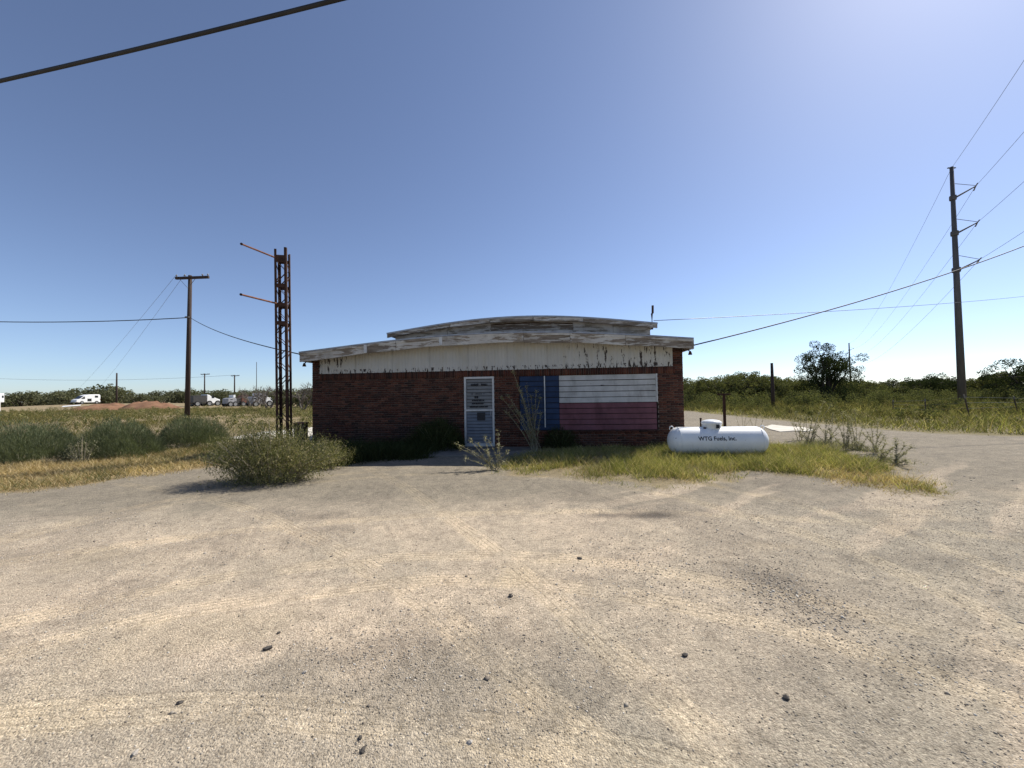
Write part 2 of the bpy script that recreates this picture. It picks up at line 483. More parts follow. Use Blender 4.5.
def np_obj(name, V, Fs, mat, parent=None):
    me = np_mesh(name, V, Fs)
    me.materials.append(mat)
    return link(bpy.data.objects.new(name, me), parent)


def tag(o, label=None, cat=None, group=None, kind=None):
    if label: o['label'] = label
    if cat: o['category'] = cat
    if group: o['group'] = group
    if kind: o['kind'] = kind
    return o


def root(name, label, cat, loc=(0, 0, 0), rz=0.0, group=None):
    o = bpy.data.objects.new(name, None)
    o.empty_display_size = 0.2
    o.location = tuple(float(a) for a in loc)
    o.rotation_euler = (0, 0, rz)
    link(o)
    return tag(o, label, cat, group)


def copy_tree(o, parent=None):
    c = o.copy()
    COL.objects.link(c)
    c.parent = parent
    for ch in o.children:
        copy_tree(ch, c)
    return c


class MB:
    def __init__(self):
        self.v, self.f = [], []

    def add(self, vs, fs):
        b = len(self.v)
        self.v += [tuple(map(float, p)) for p in vs]
        self.f += [tuple(b + i for i in q) for q in fs]
        return self

    def box(self, x0, x1, y0, y1, z0, z1):
        return self.add([(x0, y0, z0), (x1, y0, z0), (x1, y1, z0), (x0, y1, z0), (x0, y0, z1), (x1, y0, z1), (x1, y1, z1), (x0, y1, z1)],
                        [(0, 3, 2, 1), (4, 5, 6, 7), (0, 1, 5, 4), (1, 2, 6, 5), (2, 3, 7, 6), (3, 0, 4, 7)])

    def prism(self, poly, y0, y1):
        """poly in x,z (counter-clockwise seen from -y), extruded along y"""
        n = len(poly)
        vs = [(x, y0, z) for x, z in poly] + [(x, y1, z) for x, z in poly]
        fs = [tuple(range(n)), tuple(range(2 * n - 1, n - 1, -1))]
        fs += [(i, i + n, (i + 1) % n + n, (i + 1) % n) for i in range(n)]
        return self.add(vs, fs)

    def strip(self, top, bot, y0, y1):
        """solid between two x,z polylines of equal length, extruded along y (quads)"""
        n = len(top)
        vs = [(x, y0, z) for x, z in top] + [(x, y0, z) for x, z in bot] + [(x, y1, z) for x, z in top] + [(x, y1, z) for x, z in bot]
        fs = []
        for i in range(n - 1):
            fs += [(n + i, n + i + 1, i + 1, i), (2 * n + i, 2 * n + i + 1, 3 * n + i + 1, 3 * n + i),
                   (i, i + 1, 2 * n + i + 1, 2 * n + i), (n + i + 1, n + i, 3 * n + i, 3 * n + i + 1)]
        fs += [(0, 2 * n, 3 * n, n), (n - 1, 2 * n - 1, 4 * n - 1, 3 * n - 1)]
        return self.add(vs, fs)

    def tube(self, pts, rad, n=6, caps=True):
        P = [Vector(tuple(map(float, p))) for p in pts]
        rad = [rad] * len(P) if isinstance(rad, (int, float)) else list(rad)
        vs, fs = [], []
        for i, p in enumerate(P):
            d = (P[min(i + 1, len(P) - 1)] - P[max(i - 1, 0)]).normalized()
            a = d.cross(Vector((0, 0, 1)))
            if a.length < 1e-3:
                a = d.cross(Vector((1, 0, 0)))
            a.normalize()
            b = d.cross(a)
            for k in range(n):
                w = 2 * math.pi * k / n
                vs.append(p + (a * math.cos(w) + b * math.sin(w)) * rad[i])
        for i in range(len(P) - 1):
            for k in range(n):
                fs.append((i * n + k, i * n + (k + 1) % n, (i + 1) * n + (k + 1) % n, (i + 1) * n + k))
        if caps:
            fs += [tuple(range(n - 1, -1, -1)), tuple((len(P) - 1) * n + k for k in range(n))]
        return self.add(vs, fs)

    def bar(self, p, q, w, d=None):
        """square bar between two points"""
        p, q = Vector(tuple(map(float, p))), Vector(tuple(map(float, q)))
        d = d or w
        ax = (q - p).normalized()
        a = ax.cross(Vector((0, 0, 1)))
        if a.length < 1e-3:
            a = Vector((1, 0, 0))
        a.normalize()
        b = ax.cross(a)
        vs = []
        for e in (p, q):
            for s, u in ((-1, -1), (1, -1), (1, 1), (-1, 1)):
                vs.append(e + a * s * w / 2 + b * u * d / 2)
        return self.add(vs, [(0, 1, 2, 3), (7, 6, 5, 4), (0, 4, 5, 1), (1, 5, 6, 2), (2, 6, 7, 3), (3, 7, 4, 0)])

    def lathe(self, prof, c=(0, 0, 0), axis='z', n=20):
        vs, fs = [], []
        for r, h in prof:
            for k in range(n):
                w = 2 * math.pi * k / n
                a, b = r * math.cos(w), r * math.sin(w)
                v = (a, b, h) if axis == 'z' else ((h, a, b) if axis == 'x' else (a, h, b))
                vs.append((v[0] + c[0], v[1] + c[1], v[2] + c[2]))
        for i in range(len(prof) - 1):
            for k in range(n):
                fs.append((i * n + k, i * n + (k + 1) % n, (i + 1) * n + (k + 1) % n, (i + 1) * n + k))
        fs += [tuple(range(n)), tuple((len(prof) - 1) * n + k for k in range(n))]
        return self.add(vs, fs)

    def mesh(self, name, mat, smooth=False):
        me = bpy.data.meshes.new(name)
        me.from_pydata(self.v, [], self.f)
        bm = bmesh.new()
        bm.from_mesh(me)
        bmesh.ops.recalc_face_normals(bm, faces=bm.faces)
        bm.to_mesh(me)
        bm.free()
        me.materials.append(mat)
        if smooth:
            me.polygons.foreach_set('use_smooth', [True] * len(me.polygons))
        return me

    def build(self, name, mat, parent=None, smooth=False, bevel=0.0):
        o = link(bpy.data.objects.new(name, self.mesh(name, mat, smooth)), parent)
        if bevel:
            b = o.modifiers.new('bevel', 'BEVEL')
            b.width = bevel
            b.segments = 2
            b.limit_method = 'ANGLE'
        return o


def blades(base, dirs, length, width, bend=0.3, seg=2, tip=0.15):
    """ribbons growing from base along dirs, drooping; returns V, F (quads)"""
    n = len(base)
    dirs = dirs / np.linalg.norm(dirs, axis=1, keepdims=True)
    az = rng.uniform(0, 2 * np.pi, n)
    side = np.stack([np.cos(az), np.sin(az), np.zeros(n)], 1)
    hor = dirs * np.array([1, 1, 0])
    hor = hor / (np.linalg.norm(hor, axis=1, keepdims=True) + 1e-6)
    length = np.broadcast_to(length, n)[:, None]
    width = np.broadcast_to(width, n)[:, None]
    rows = []
    for s in range(seg + 1):
        q = s / seg
        p = base + dirs * length * q + (hor * 0.5 - np.array([0, 0, 0.35])) * (length * bend * q * q)
        w = width * (1 - (1 - tip) * q) * 0.5
        rows += [p - side * w, p + side * w]
    V = np.stack(rows, 1).reshape(-1, 3)
    k = 2 * (seg + 1)
    b = (np.arange(n) * k)[:, None]
    Fs = np.concatenate([b + np.array([2 * s, 2 * s + 1, 2 * s + 3, 2 * s + 2])[None] for s in range(seg)], 1).reshape(-1, 4)
    return V, Fs


def leaf_quads(pos, size, flat=0.0):
    """randomly turned leaf-shaped quads"""
    n = len(pos)
    a = rng.normal(size=(n, 3))
    a[:, 2] *= (1 - flat)
    a /= np.linalg.norm(a, axis=1, keepdims=True)
    b = np.cross(a, rng.normal(size=(n, 3)))
    b /= np.linalg.norm(b, axis=1, keepdims=True)
    s = np.broadcast_to(size, n)[:, None]
    V = np.stack([pos - a * s * 0.5, pos + b * s * 0.27, pos + a * s * 0.5, pos - b * s * 0.27], 1).reshape(-1, 3)
    return V, np.arange(n * 4).reshape(-1, 4)


def cat(parts):
    V, Fs, o = [], [], 0
    for v, f in parts:
        V.append(v)
        Fs.append(f + o)
        o += len(v)
    return np.concatenate(V), np.concatenate(Fs)


def scatter_poly(poly, n):
    lo, hi = poly.min(0), poly.max(0)
    out = []
    got = 0
    while got < n:
        q = rng.uniform(lo, hi, (n * 2, 2))
        q = q[sdist(q[:, 0], q[:, 1], poly) > 0]
        out.append(q)
        got += len(q)
    return np.concatenate(out)[:n]


def wire(name, label, p0, p1, sag, rad, mat='wire', group=None, n=28):
    p0, p1 = np.array(p0, float), np.array(p1, float)
    pts = []
    for i in range(n + 1):
        s = i / n
        p = p0 * (1 - s) + p1 * s
        p[2] -= sag * 4 * s * (1 - s)
        pts.append(p)
    return tag(MB().tube(pts, rad, 6).build(name, M[mat], None, True), label, 'wire' if 'cable' not in name else 'cable', group)


# ------------------------------------------------------------------ ground
def spacing(core_lo, core_hi, step, lo, hi, g):
    a = list(np.arange(core_lo, core_hi + 1e-6, step))
    s = step
    while a[-1] < hi:
        s *= g
        a.append(a[-1] + s)
    s = step
    pre = []
    x = core_lo
    while x > lo:
        s *= g
        x -= s
        pre.append(x)
    return np.array(pre[::-1] + a)


GRASS = gpoly([(492, 466), (508, 456), (540, 452), (600, 450), (680, 447), (770, 446), (830, 449), (868, 457), (900, 472), (928, 490), (900, 494), (850, 482), (800, 476), (745, 474),
               (700, 482), (668, 491), (630, 484), (575, 474), (520, 474)])
DRYSTRIP = gpoly([(-160, 478), (0, 465), (60, 462), (120, 457), (185, 450), (225, 452), (240, 462), (205, 469), (130, 478), (60, 488), (0, 494), (-160, 515)])
SANDSTRIP = gpoly([(-160, 462), (0, 456), (120, 448), (215, 440), (300, 428), (305, 440), (225, 455), (185, 452), (120, 459), (60, 464), (0, 467), (-160, 482)])
WALLWEED = gpoly([(300, 452), (440, 447), (436, 458), (410, 461), (345, 464), (300, 470)])
FIELD = np.array([(-400, 14.5), (-24, 14.5), (-9.5, 15.5), (-6.9, 21), (-5, 40), (-5, 400), (-400, 400)])
VERGE = np.array([(14.1, 31), (14.0, 25), (13.9, 19), (14.6, 13.5), (17, 11.8), (40, 11), (400, 11), (400, 600), (-5, 600), (-5, 42), (10, 36)])
ROAD_STRIPES = None
xs = spacing(-12, 14, 0.065, -2500, 2500, 1.12)
ys = spacing(1.2, 13, 0.05, -60, 4000, 1.12)
GX, GY = np.meshgrid(xs, ys)
GXf, GYf = GX.ravel(), GY.ravel()


def ground_z(x, y):
    n = (fbm(x * 0.45, y * 0.45, 3, 3) - 0.5) * 0.05 + (fbm(x * 2.1, y * 2.1, 9, 3) - 0.5) * 0.022
    near = 1 - sstep(14, 40, np.hypot(x, y))
    far = sstep(40, 160, np.hypot(x, y)) * (fbm(x * 0.02, y * 0.02, 21, 3) - 0.5) * 1.2
    rise = 0.9 * np.exp(-(((x + 97) / 26) ** 2 + ((y - 92) / 17) ** 2))
    return n * near + far * (1 - np.minimum(1, rise * 1.4)) + rise


def ground_col(x, y):
    w1 = (fbm(x * 1.1, y * 1.1, 31, 4) - 0.5)
    w2 = (fbm(x * 3.2, y * 3.2, 33, 4) - 0.5)
    gravel = np.array([0.335, 0.293, 0.226]) * (1 - 0.26 * sstep(4.8, 6.4, y + 0.25 * w1))[:, None]
    sand = np.array([0.490, 0.402, 0.300])
    dark = np.array([0.150, 0.128, 0.105])
    pale = np.array([0.46, 0.38, 0.27])
    # the lot is grey gravel, rubbed to tan sand where cars turn
    dist = y + 0.10 * np.abs(x) + w1 * 1.6
    sandm = sstep(2.0, 3.0, dist) * (1 - sstep(5.0, 6.6, dist)) * (0.62 + 0.9 * w1 + 0.45 * w2) * (1 - sstep(0.6, 4.2, x + w1 * 2.5 - 0.25 * (y - 3)))
    leftm = sstep(0.6, -2.2, x) * sstep(1.6, 2.4, y) * (1 - sstep(4.0, 5.2, y)) * 0.85 if False else 0
    streaks = fbm((x * 0.55 - y * 0.83) * 3.2 + w1 * 0.8, (x * 0.83 + y * 0.55) * 0.35, 41, 3)
    streakr = sstep(0.53, 0.66, streaks) * sstep(-0.5, 2.5, x) * 0.55
    sandm = np.clip(sandm + streakr * (1 - sstep(6.5, 9, y)) + (1 - sstep(-1.2, 1.2, x + 0.3)) * (1 - sstep(1.8, 4.5, y)) * 0.35, 0, 1)[:, None]
    c = gravel * (1 - sandm) + sand * sandm
    pm = (sstep(0.60, 0.78, fbm(x * 0.8 + 7, y * 1.5, 51, 4)) * (1 - sstep(5, 7, y)))[:, None]
    c = c * (1 - 0.6 * pm) + pale * 0.6 * pm
    dm = (sstep(0.60, 0.72, fbm(x * 0.9, y * 0.9, 61, 5)) * 0.24)[:, None]
    c = c * (1 - dm) + dark * dm
    for (u, v, rx, ry, a) in ((656, 515, 0.34, 0.15, 1.0), (608, 515, 0.26, 0.10, 0.75), (320, 516, 0.45, 0.18, 0.5), (800, 598, 0.34, 0.36, 0.4), (770, 578, 0.3, 0.2, 0.35),
                              (60, 556, 0.9, 0.3, 0.22), (905, 560, 0.7, 0.14, 0.3), (395, 655, 0.5, 0.16, 0.2), (640, 690, 0.4, 0.12, 0.2), (905, 665, 0.4, 0.16, 0.25), (60, 515, 0.7, 0.16, 0.3)):
        g = gnd(u, v)
        q = np.exp(-(((x - g[0]) / rx) ** 2 + ((y - g[1]) / ry) ** 2) * (1 + 1.6 * w2)) * a
        q = np.clip(q, 0, 1)[:, None]
        c = c * (1 - q) + dark * 0.75 * q

    def lay(c, poly, col, soft, wob):
        d = sdist(x, y, poly) + w2 * wob + w1 * wob
        k = sstep(-soft, soft, d)[:, None]
        return c * (1 - k) + np.array(col) * k
    c = lay(c, GRASS, (0.25, 0.205, 0.125), 0.25, 0.9)
    c = lay(c, FIELD, (0.27, 0.215, 0.13), 0.6, 2.0)
    c = lay(c, VERGE, (0.20, 0.17, 0.09), 0.25, 0.8)
    c = lay(c, SANDSTRIP, (0.50, 0.41, 0.28), 0.12, 0.5)
    c = lay(c, DRYSTRIP, (0.27, 0.21, 0.12), 0.12, 0.5)
    c = lay(c, WALLWEED, (0.17, 0.145, 0.095), 0.12, 0.4)
    c = c * (1 + 0.35 * (fbm(x * 0.16, y * 0.16, 71, 3) - 0.5) * sstep(12, 20, np.hypot(x, y)))[:, None]
    return np.clip(c, 0.02, 0.9)


GZ = ground_z(GXf, GYf)
nx, ny = len(xs), len(ys)
ii = (np.arange(ny - 1)[:, None] * nx + np.arange(nx - 1)[None]).ravel()
gf = np.stack([ii, ii + 1, ii + nx + 1, ii + nx], 1)
ground = np_obj('ground', np.stack([GXf, GYf, GZ], 1), gf, M['ground'])
ground['kind'] = 'structure'
at_ = ground.data.color_attributes.new('zone', 'FLOAT_COLOR', 'POINT')
cols = np.ones((len(GXf), 4), np.float32)
cols[:, :3] = ground_col(GXf, GYf)
at_.data.foreach_set('color', cols.ravel())
ground.data.polygons.foreach_set('use_smooth', [True] * len(ground.data.polygons))


def gz(x, y):
    return float(ground_z(np.array([float(x)]), np.array([float(y)]))[0])


# loose stones over the near part of the lot
def stones(n, y0, y1, smin, smax, name, seed, clus=0.0):
    r = np.random.default_rng(seed)
    y = np.sqrt(r.uniform(y0 ** 2, y1 ** 2, n))
    x = r.uniform(-1.55, 1.55, n) * y
    w = fbm(x * 0.9, y * 0.9, 61, 4) + 0.35 * sstep(0.4, 2, x)
    keep = r.uniform(0, 1, n) < sstep(0.35, 0.75, w) * 0.85 + 0.15
    keep &= sdist(x, y, GRASS) < 0
    if clus:
        keep &= fbm(x * 1.3, y * 1.3, 63, 4) > clus * r.uniform(0.75, 1.05, n)
    x, y = x[keep], y[keep]
    n = len(x)
    s = smin + (smax - smin) * r.uniform(0, 1, n) ** 4
    z = ground_z(x, y)
    oc = np.array([(1, 0, 0), (0, 1, 0), (-1, 0, 0), (0, -1, 0), (0, 0, 1), (0, 0, -1)], float)
    V = oc[None] * (s[:, None, None] * r.uniform(0.55, 1.25, (n, 6, 1))) * np.array([1, 1, 0.62])
    a = r.uniform(0, 6.28, n)
    ca_, sa_ = np.cos(a)[:, None], np.sin(a)[:, None]
    V = np.stack([V[:, :, 0] * ca_ - V[:, :, 1] * sa_, V[:, :, 0] * sa_ + V[:, :, 1] * ca_, V[:, :, 2]], 2)
    V += np.stack([x, y, z + s * 0.08], 1)[:, None, :]
    fs = np.array([(0, 1, 4), (1, 2, 4), (2, 3, 4), (3, 0, 4), (1, 0, 5), (2, 1, 5), (3, 2, 5), (0, 3, 5)])
    Fs = (np.arange(n) * 6)[:, None, None] + fs[None]
    o = np_obj(name, V.reshape(-1, 3), Fs.reshape(-1, 3), M['gravel'])
    tag(o, 'coarser stones lying in loose patches on the lot' if clus else 'loose fine grey and tan gravel strewn over the foreground lot', 'gravel', kind='stuff')
    return o


stones(120000, 1.3, 5.5, 0.0018, 0.0085, 'gravel', 5)
stones(5200, 1.5, 8.5, 0.006, 0.021, 'gravel', 15, 0.62)

# patch of coarse dark gravel right of centre
def stone_patch(n, pa, pb, wid, smin, smax, label, seed):
    r = np.random.default_rng(seed)
    a, b = gnd(*pa), gnd(*pb)
    t_ = r.beta(1.6, 1.6, n)
    x = a[0] + (b[0] - a[0]) * t_ + r.normal(0, wid, n)
    y = a[1] + (b[1] - a[1]) * t_ + r.normal(0, wid, n)
    s_ = smin + (smax - smin) * r.uniform(0, 1, n) ** 2.5
    oc = np.array([(1, 0, 0), (0, 1, 0), (-1, 0, 0), (0, -1, 0), (0, 0, 1), (0, 0, -1)], float)
    V = oc[None] * (s_[:, None, None] * r.uniform(0.5, 1.3, (n, 6, 1))) * np.array([1, 1, 0.6]) + r.normal(0, 0.15, (n, 6, 3)) * s_[:, None, None]
    V += np.stack([x, y, ground_z(x, y) + s_ * 0.12], 1)[:, None, :]
    fs = np.array([(0, 1, 4), (1, 2, 4), (2, 3, 4), (3, 0, 4), (1, 0, 5), (2, 1, 5), (3, 2, 5), (0, 3, 5)])
    Fs = (np.arange(n) * 6)[:, None, None] + fs[None]
    tag(np_obj('stone_patch', V.reshape(-1, 3), Fs.reshape(-1, 3), M['gravel']), label, 'gravel', kind='stuff')


stone_patch(1700, (752, 566), (835, 630), 0.19, 0.003, 0.012, 'dark coarse gravel patch on the lot right of centre', 3)
stone_patch(700, (570, 545), (700, 585), 0.34, 0.004, 0.012, 'scattered coarse stones below the two dark stains', 4)
stone_patch(1300, (320, 640), (470, 672), 0.19, 0.0025, 0.0085, 'patch of coarse stones right of the largest dark stone', 6)
stone_patch(600, (870, 668), (970, 676), 0.2, 0.003, 0.009, 'patch of coarse stones at lower right', 8)
stone_patch(120, (355, 738), (366, 758), 0.04, 0.002, 0.007, 'crumbs round the dark clods at the bottom edge', 9)

# pale slabs
def slab(name, label, px, h, mat, kind='structure'):
    P = gpoly(px)
    n = len(P)
    vs = [(p[0], p[1], -0.1) for p in P] + [(p[0], p[1], h) for p in P]
    mb = MB().add(vs, [tuple(range(n)), tuple(range(2 * n - 1, n - 1, -1))] + [(i, (i + 1) % n, (i + 1) % n + n, i + n) for i in range(n)])
    o = mb.build(name, M[mat])
    o['kind'] = kind
    o['label'] = label
    return o


slab('concrete_pad', 'pale broken concrete pad beside the gravel drive', [(764, 427), (772, 425), (786, 426.5), (803, 427.5), (813, 430), (808, 431.5), (794, 431), (780, 432), (770, 429.5)], 0.02, 'pale_concrete')
slab('concrete_apron', 'pale concrete apron behind the lattice sign tower', [(228, 439), (262, 432.5), (325, 426.5), (345, 434), (318, 440), (262, 441)], 0.04, 'pale_concrete')

# ------------------------------------------------------------------ the brick building
B = root('brick_building', 'low red brick building with curved peeling roof fascia and a flag mural', 'building', BO, BYAW)
BWID, BDEP = 11.10, 9.0
DX0, DX1, DZ0, DZ1 = 4.82, 5.72, 0.07, 2.13
WX0, WX1, WZ0, WZ1 = 6.46, 10.40, 0.52, 2.135
PB = 2.32                                  # panel bottom
arc_x = [-0.03, 1.3, 2.76, 4.55, 5.6, 6.56, 8.22, 9.83, 11.25]
arc_z = [2.945, 3.08, 3.20, 3.305, 3.335, 3.345, 3.265, 3.145, 3.015]


def arc(x):
    return float(np.interp(x, dense_x, dense_z))


_p = np.polyfit(arc_x, arc_z, 4)
dense_x = np.linspace(-0.06, 11.22, 47)
dense_z = np.polyval(_p, dense_x)
# wall core (mortar), pieces butted round the openings
wb = MB()
y0, y1 = 0.0, 0.22
for (a, b, c, d) in ((0, DX0, 0, PB), (DX0, DX1, DZ1, PB), (DX0, DX1, -0.1, DZ0), (DX1, WX0, 0, PB), (WX0, WX1, 0, WZ0), (WX0, WX1, WZ1, PB), (WX1, BWID, 0, PB)):
    wb.box(a, b, y0, y1, c, d)
top = [(x, arc(x) - 0.16) for x in np.linspace(0, BWID, 30)]
wb.strip(top, [(x, PB) for x, z in top], y0 + 0.004, y1)
wb.build('wall', M['mortar'], B)
sw = MB()
for a, b in ((0.003, 0.2), (BWID - 0.2, BWID - 0.003)):
    sw.box(a, b, y1, BDEP, 0, 2.80)
tp = [(x, arc(x) - 0.16) for x in np.linspace(0.2, BWID - 0.2, 30)]
sw.strip(tp, [(x, 0) for x, z in tp], BDEP - 0.2, BDEP)
o = sw.build('side_wall', M['side_brick'], B)
# bricks of the front: running bond, laid round door and boarded opening
BL, BH, J = 0.203, 0.0572, 0.0098
V, Fs = [], []
cube_f = np.array([(0, 3, 2, 1), (4, 5, 6, 7), (0, 1, 5, 4), (1, 2, 6, 5), (2, 3, 7, 6), (3, 0, 4, 7)])


def put_brick(x0, x1, z0, z1, yf=None):
    if x1 - x0 < 0.03 or z1 - z0 < 0.015:
        return
    yf = -0.009 + random.uniform(-0.002, 0.002) if yf is None else yf
    b = len(V)
    j = [random.uniform(-0.0015, 0.0015) for _ in range(4)]
    V.extend([(x0 + j[0], yf, z0 + j[1]), (x1 + j[2], yf, z0 + j[1]), (x1, 0.03, z0), (x0, 0.03, z0), (x0 + j[0], yf, z1 + j[3]), (x1 + j[2], yf, z1 + j[3]), (x1, 0.03, z1), (x0, 0.03, z1)])
    Fs.extend((cube_f + b).tolist())


def course(z0, z1, x0, x1, off):
    x = x0 - off
    while x < x1:
        a, b = max(x, x0), min(x + BL, x1)
        put_brick(a, b, z0, z1)
        x += BL + J


SOLD = PB - 0.20
k = 0
z = 0.005
while z + BH < SOLD + 0.03:
    spans = [(0.0, BWID)]
    for (a, b, c, d) in ((DX0, DX1, DZ0 - 0.05, DZ1 + 0.0), (WX0, WX1, WZ0, WZ1)):
        if z + BH > c and z < d:
            spans = [s for q in spans for s in ((q[0], min(q[1], a)), (max(q[0], b), q[1])) if s[1] - s[0] > 0.02]
    for s in spans:
        course(z, min(z + BH, SOLD - 0.006), s[0], s[1], (0 if k % 2 else (BL + J) / 2) + (s[0] % (BL + J)))
    z += BH + J
    k += 1
x = 0.24                                     # soldier course under the siding
while x < 10.83:
    if not (DX0 - 0.06 < x < DX1 and False):
        if not (x + BH > WX0 and x < WX1 and SOLD < WZ1 - 0.03):
            put_brick(x, x + BH, SOLD, PB - 0.008, -0.012)
        else:
            put_brick(x, x + BH, WZ1 + 0.006, PB - 0.008, -0.012)
    x += BH + J
zz = SOLD                                    # piers at both ends up to the soffit
k = 0
while zz < 2.86:
    for a, b in ((0.0, 0.235), (10.835, BWID)):
        if zz + BH < arc(a if a else 0) - 0.17:
            course(zz, zz + BH, a, b, 0 if k % 2 else (BL + J) / 2)
    zz += BH + J
    k += 1
bo = np_obj('brick_courses', V, Fs, M['brick'], B)
bo['kind'] = 'stuff'
# grooved siding sheets between wall and roof
nsh = 9
edges = np.linspace(0.245, 10.825, nsh + 1)
for i in range(nsh):
    a, b = edges[i] + 0.0012, edges[i + 1] - 0.0012
    vs, fs = [], []
    px = np.arange(a, b, 0.0254)
    px = np.append(px, b)
    for q, x in enumerate(px):
        yy = -0.022 if (q % 4) else -0.010
        yy += random.uniform(-0.001, 0.001)
        vs += [(x, yy, PB + random.uniform(-0.006, 0.004)), (x, yy, arc(x) - 0.15)]
    m_ = len(px)
    for q in range(m_ - 1):
        fs.append((2 * q, 2 * q + 2, 2 * q + 3, 2 * q + 1))
    mb = MB().add(vs, fs)
    mb.box(a + 0.001, b - 0.001, -0.006, -0.001, PB + 0.01, min(arc(a), arc(b)) - 0.17)
    mb.build('siding_sheet', M['siding'], B)
# lower roof deck with soffit
OV = -0.52
dt = [(x, z + 0.0) for x, z in zip(dense_x, dense_z)]
db = [(x, z - 0.14) for x, z in zip(dense_x, dense_z)]
rf = MB().strip(dt, db, OV + 0.035, BDEP + 0.3).build('roof', M['roof'], B)
# drip edge along the front
de = MB().strip([(x, z + 0.018) for x, z in dt], [(x, z - 0.022) for x, z in dt], OV - 0.055, OV + 0.03).build('drip_edge', M['drip'], rf)
# fascia boards, one piece between seams
seams = [-0.06, 2.02, 2.94, 4.28, 6.66, 7.95, 9.45, 11.22]
for i in range(len(seams) - 1):
    a, b = seams[i] + 0.005, seams[i + 1] - 0.005
    xx = np.linspace(a, b, 9)
    hh = 0.285
    off = [0, 0.012, 0.004, 0.015, 0.0, 0.010, 0.003][i]
    lo = [(x, arc(x) - hh - 0.01 * math.sin(x * 2.3 + i) - 0.004 * random.random()) for x in xx]
    MB().strip([(x, arc(x) - 0.024) for x in xx], lo, OV - 0.02 - off, OV + 0.028).build('fascia_board', M['fascia_dark' if i in (1, 4, 6) else 'fascia'], rf)
    # narrow top trim over each board
    MB().strip([(x, arc(x) - 0.026) for x in xx], [(x, arc(x) - 0.085 - 0.006 * math.sin(3 * x)) for x in xx], OV - 0.045, OV - 0.0215 - off).build('trim_strip', M['fascia'], rf)
for x in (2.02, 4.28):
    MB().box(x - 0.045, x + 0.045, OV - 0.06, OV - 0.037, arc(x) - 0.27, arc(x) - 0.03).build('seam_cleat', M['white_paint'], rf)
# side fascia
for a, b in ((-0.09, -0.062), (11.222, 11.25)):
    MB().box(a, b, OV + 0.03, BDEP + 0.3, arc(a) - 0.27, arc(a) - 0.02).build('fascia_board', M['fascia'], rf)
# raised upper tier
UY = 0.42
ux = [2.27, 3.1, 3.95, 5.86, 6.64, 7.71, 8.9, 10.53]
uz = [3.585, 3.71, 3.81, 3.955, 3.975, 3.93, 3.82, 3.625]
_q = np.polyfit(ux, uz, 4)
du = np.linspace(2.25, 10.55, 40)


def uarc(x):
    return float(np.polyval(_q, x))


uw = MB()
tx = np.linspace(2.42, 10.40, 30)
uw.strip([(x, uarc(x) - 0.09) for x in tx], [(x, arc(x) - 0.05) for x in tx], UY + 0.24, BDEP - 0.5)
ut = uw.build('upper_tier', M['upper_wall'], B)
MB().strip([(x, uarc(x)) for x in du], [(x, uarc(x) - 0.07) for x in du], UY + 0.03, BDEP).build('roof_deck', M['roof'], ut)
MB().strip([(x, uarc(x) + 0.016) for x in du], [(x, uarc(x) - 0.03) for x in du], UY - 0.05, UY + 0.025).build('drip_edge', M['drip'], ut)
us = [2.25, 4.3, 5.55, 6.9, 8.4, 10.55]
for i in range(5):
    xx = np.linspace(us[i] + 0.005, us[i + 1] - 0.005, 9)
    MB().strip([(x, uarc(x) - 0.031) for x in xx], [(x, uarc(x) - 0.135 - 0.01 * math.sin(4 * x + i)) for x in xx], UY - 0.025 - 0.006 * (i % 2), UY + 0.026).build('fascia_board', M['fascia_dark' if i % 2 == 0 else 'fascia'], ut)
# boards on the tier's face and a dark louvre gap in its middle
fb = [2.44, 4.15, 5.55, 8.1, 9.3, 10.38]
for i in range(5):
    xx = np.linspace(fb[i] + 0.006, fb[i + 1] - 0.006, 9)
    if i == 2:
        MB().strip([(x, uarc(x) - 0.15) for x in xx], [(x, uarc(x) - 0.36) for x in xx], UY + 0.215, UY + 0.236).build('louvre_gap', M['rust'], ut)
        MB().strip([(x, uarc(x) - 0.365) for x in xx], [(x, arc(x) - 0.0) for x in xx], UY + 0.20, UY + 0.236).build('face_board', M['upper_wall'], ut)
        for s in range(4):
            MB().strip([(x, uarc(x) - 0.19 - 0.045 * s) for x in xx], [(x, uarc(x) - 0.217 - 0.045 * s) for x in xx], UY + 0.19, UY + 0.213).build('louvre_slat', M['fascia_dark'], ut)
    else:
        MB().strip([(x, uarc(x) - 0.10) for x in xx], [(x, max(arc(x), uarc(x) - 0.8)) for x in xx], UY + 0.205, UY + 0.236).build('face_board', M['upper_wall'], ut)
# vent pipe at the upper right end
MB().tube([(10.49, UY + 0.35, 3.5), (10.49, UY + 0.35, 3.98), (10.515, UY + 0.35, 4.0), (10.52, UY + 0.35, 4.23)], [0.03, 0.03, 0.034, 0.034], 8).build('vent_pipe', M['rust'], B)
# corner floodlights
for sx_, x in ((-1, 0.03), (1, 11.13)):
    p = (x, OV + 0.2, 2.70 if sx_ < 0 else 2.76)
    fl = MB().box(p[0] - 0.05, p[0] + 0.05, p[1] - 0.05, p[1] + 0.05, p[2] - 0.01, p[2] + 0.06).tube([p, (p[0] + sx_ * 0.05, p[1] - 0.03, p[2] - 0.07)], 0.016, 6).build('floodlight_bracket', M['rust'], B)
    MB().lathe([(0.02, 0), (0.035, -0.03), (0.055, -0.10), (0.05, -0.105)], (p[0] + sx_ * 0.06, p[1] - 0.035, p[2] - 0.06), 'z', 10).build('lamp', M['rust'], fl)

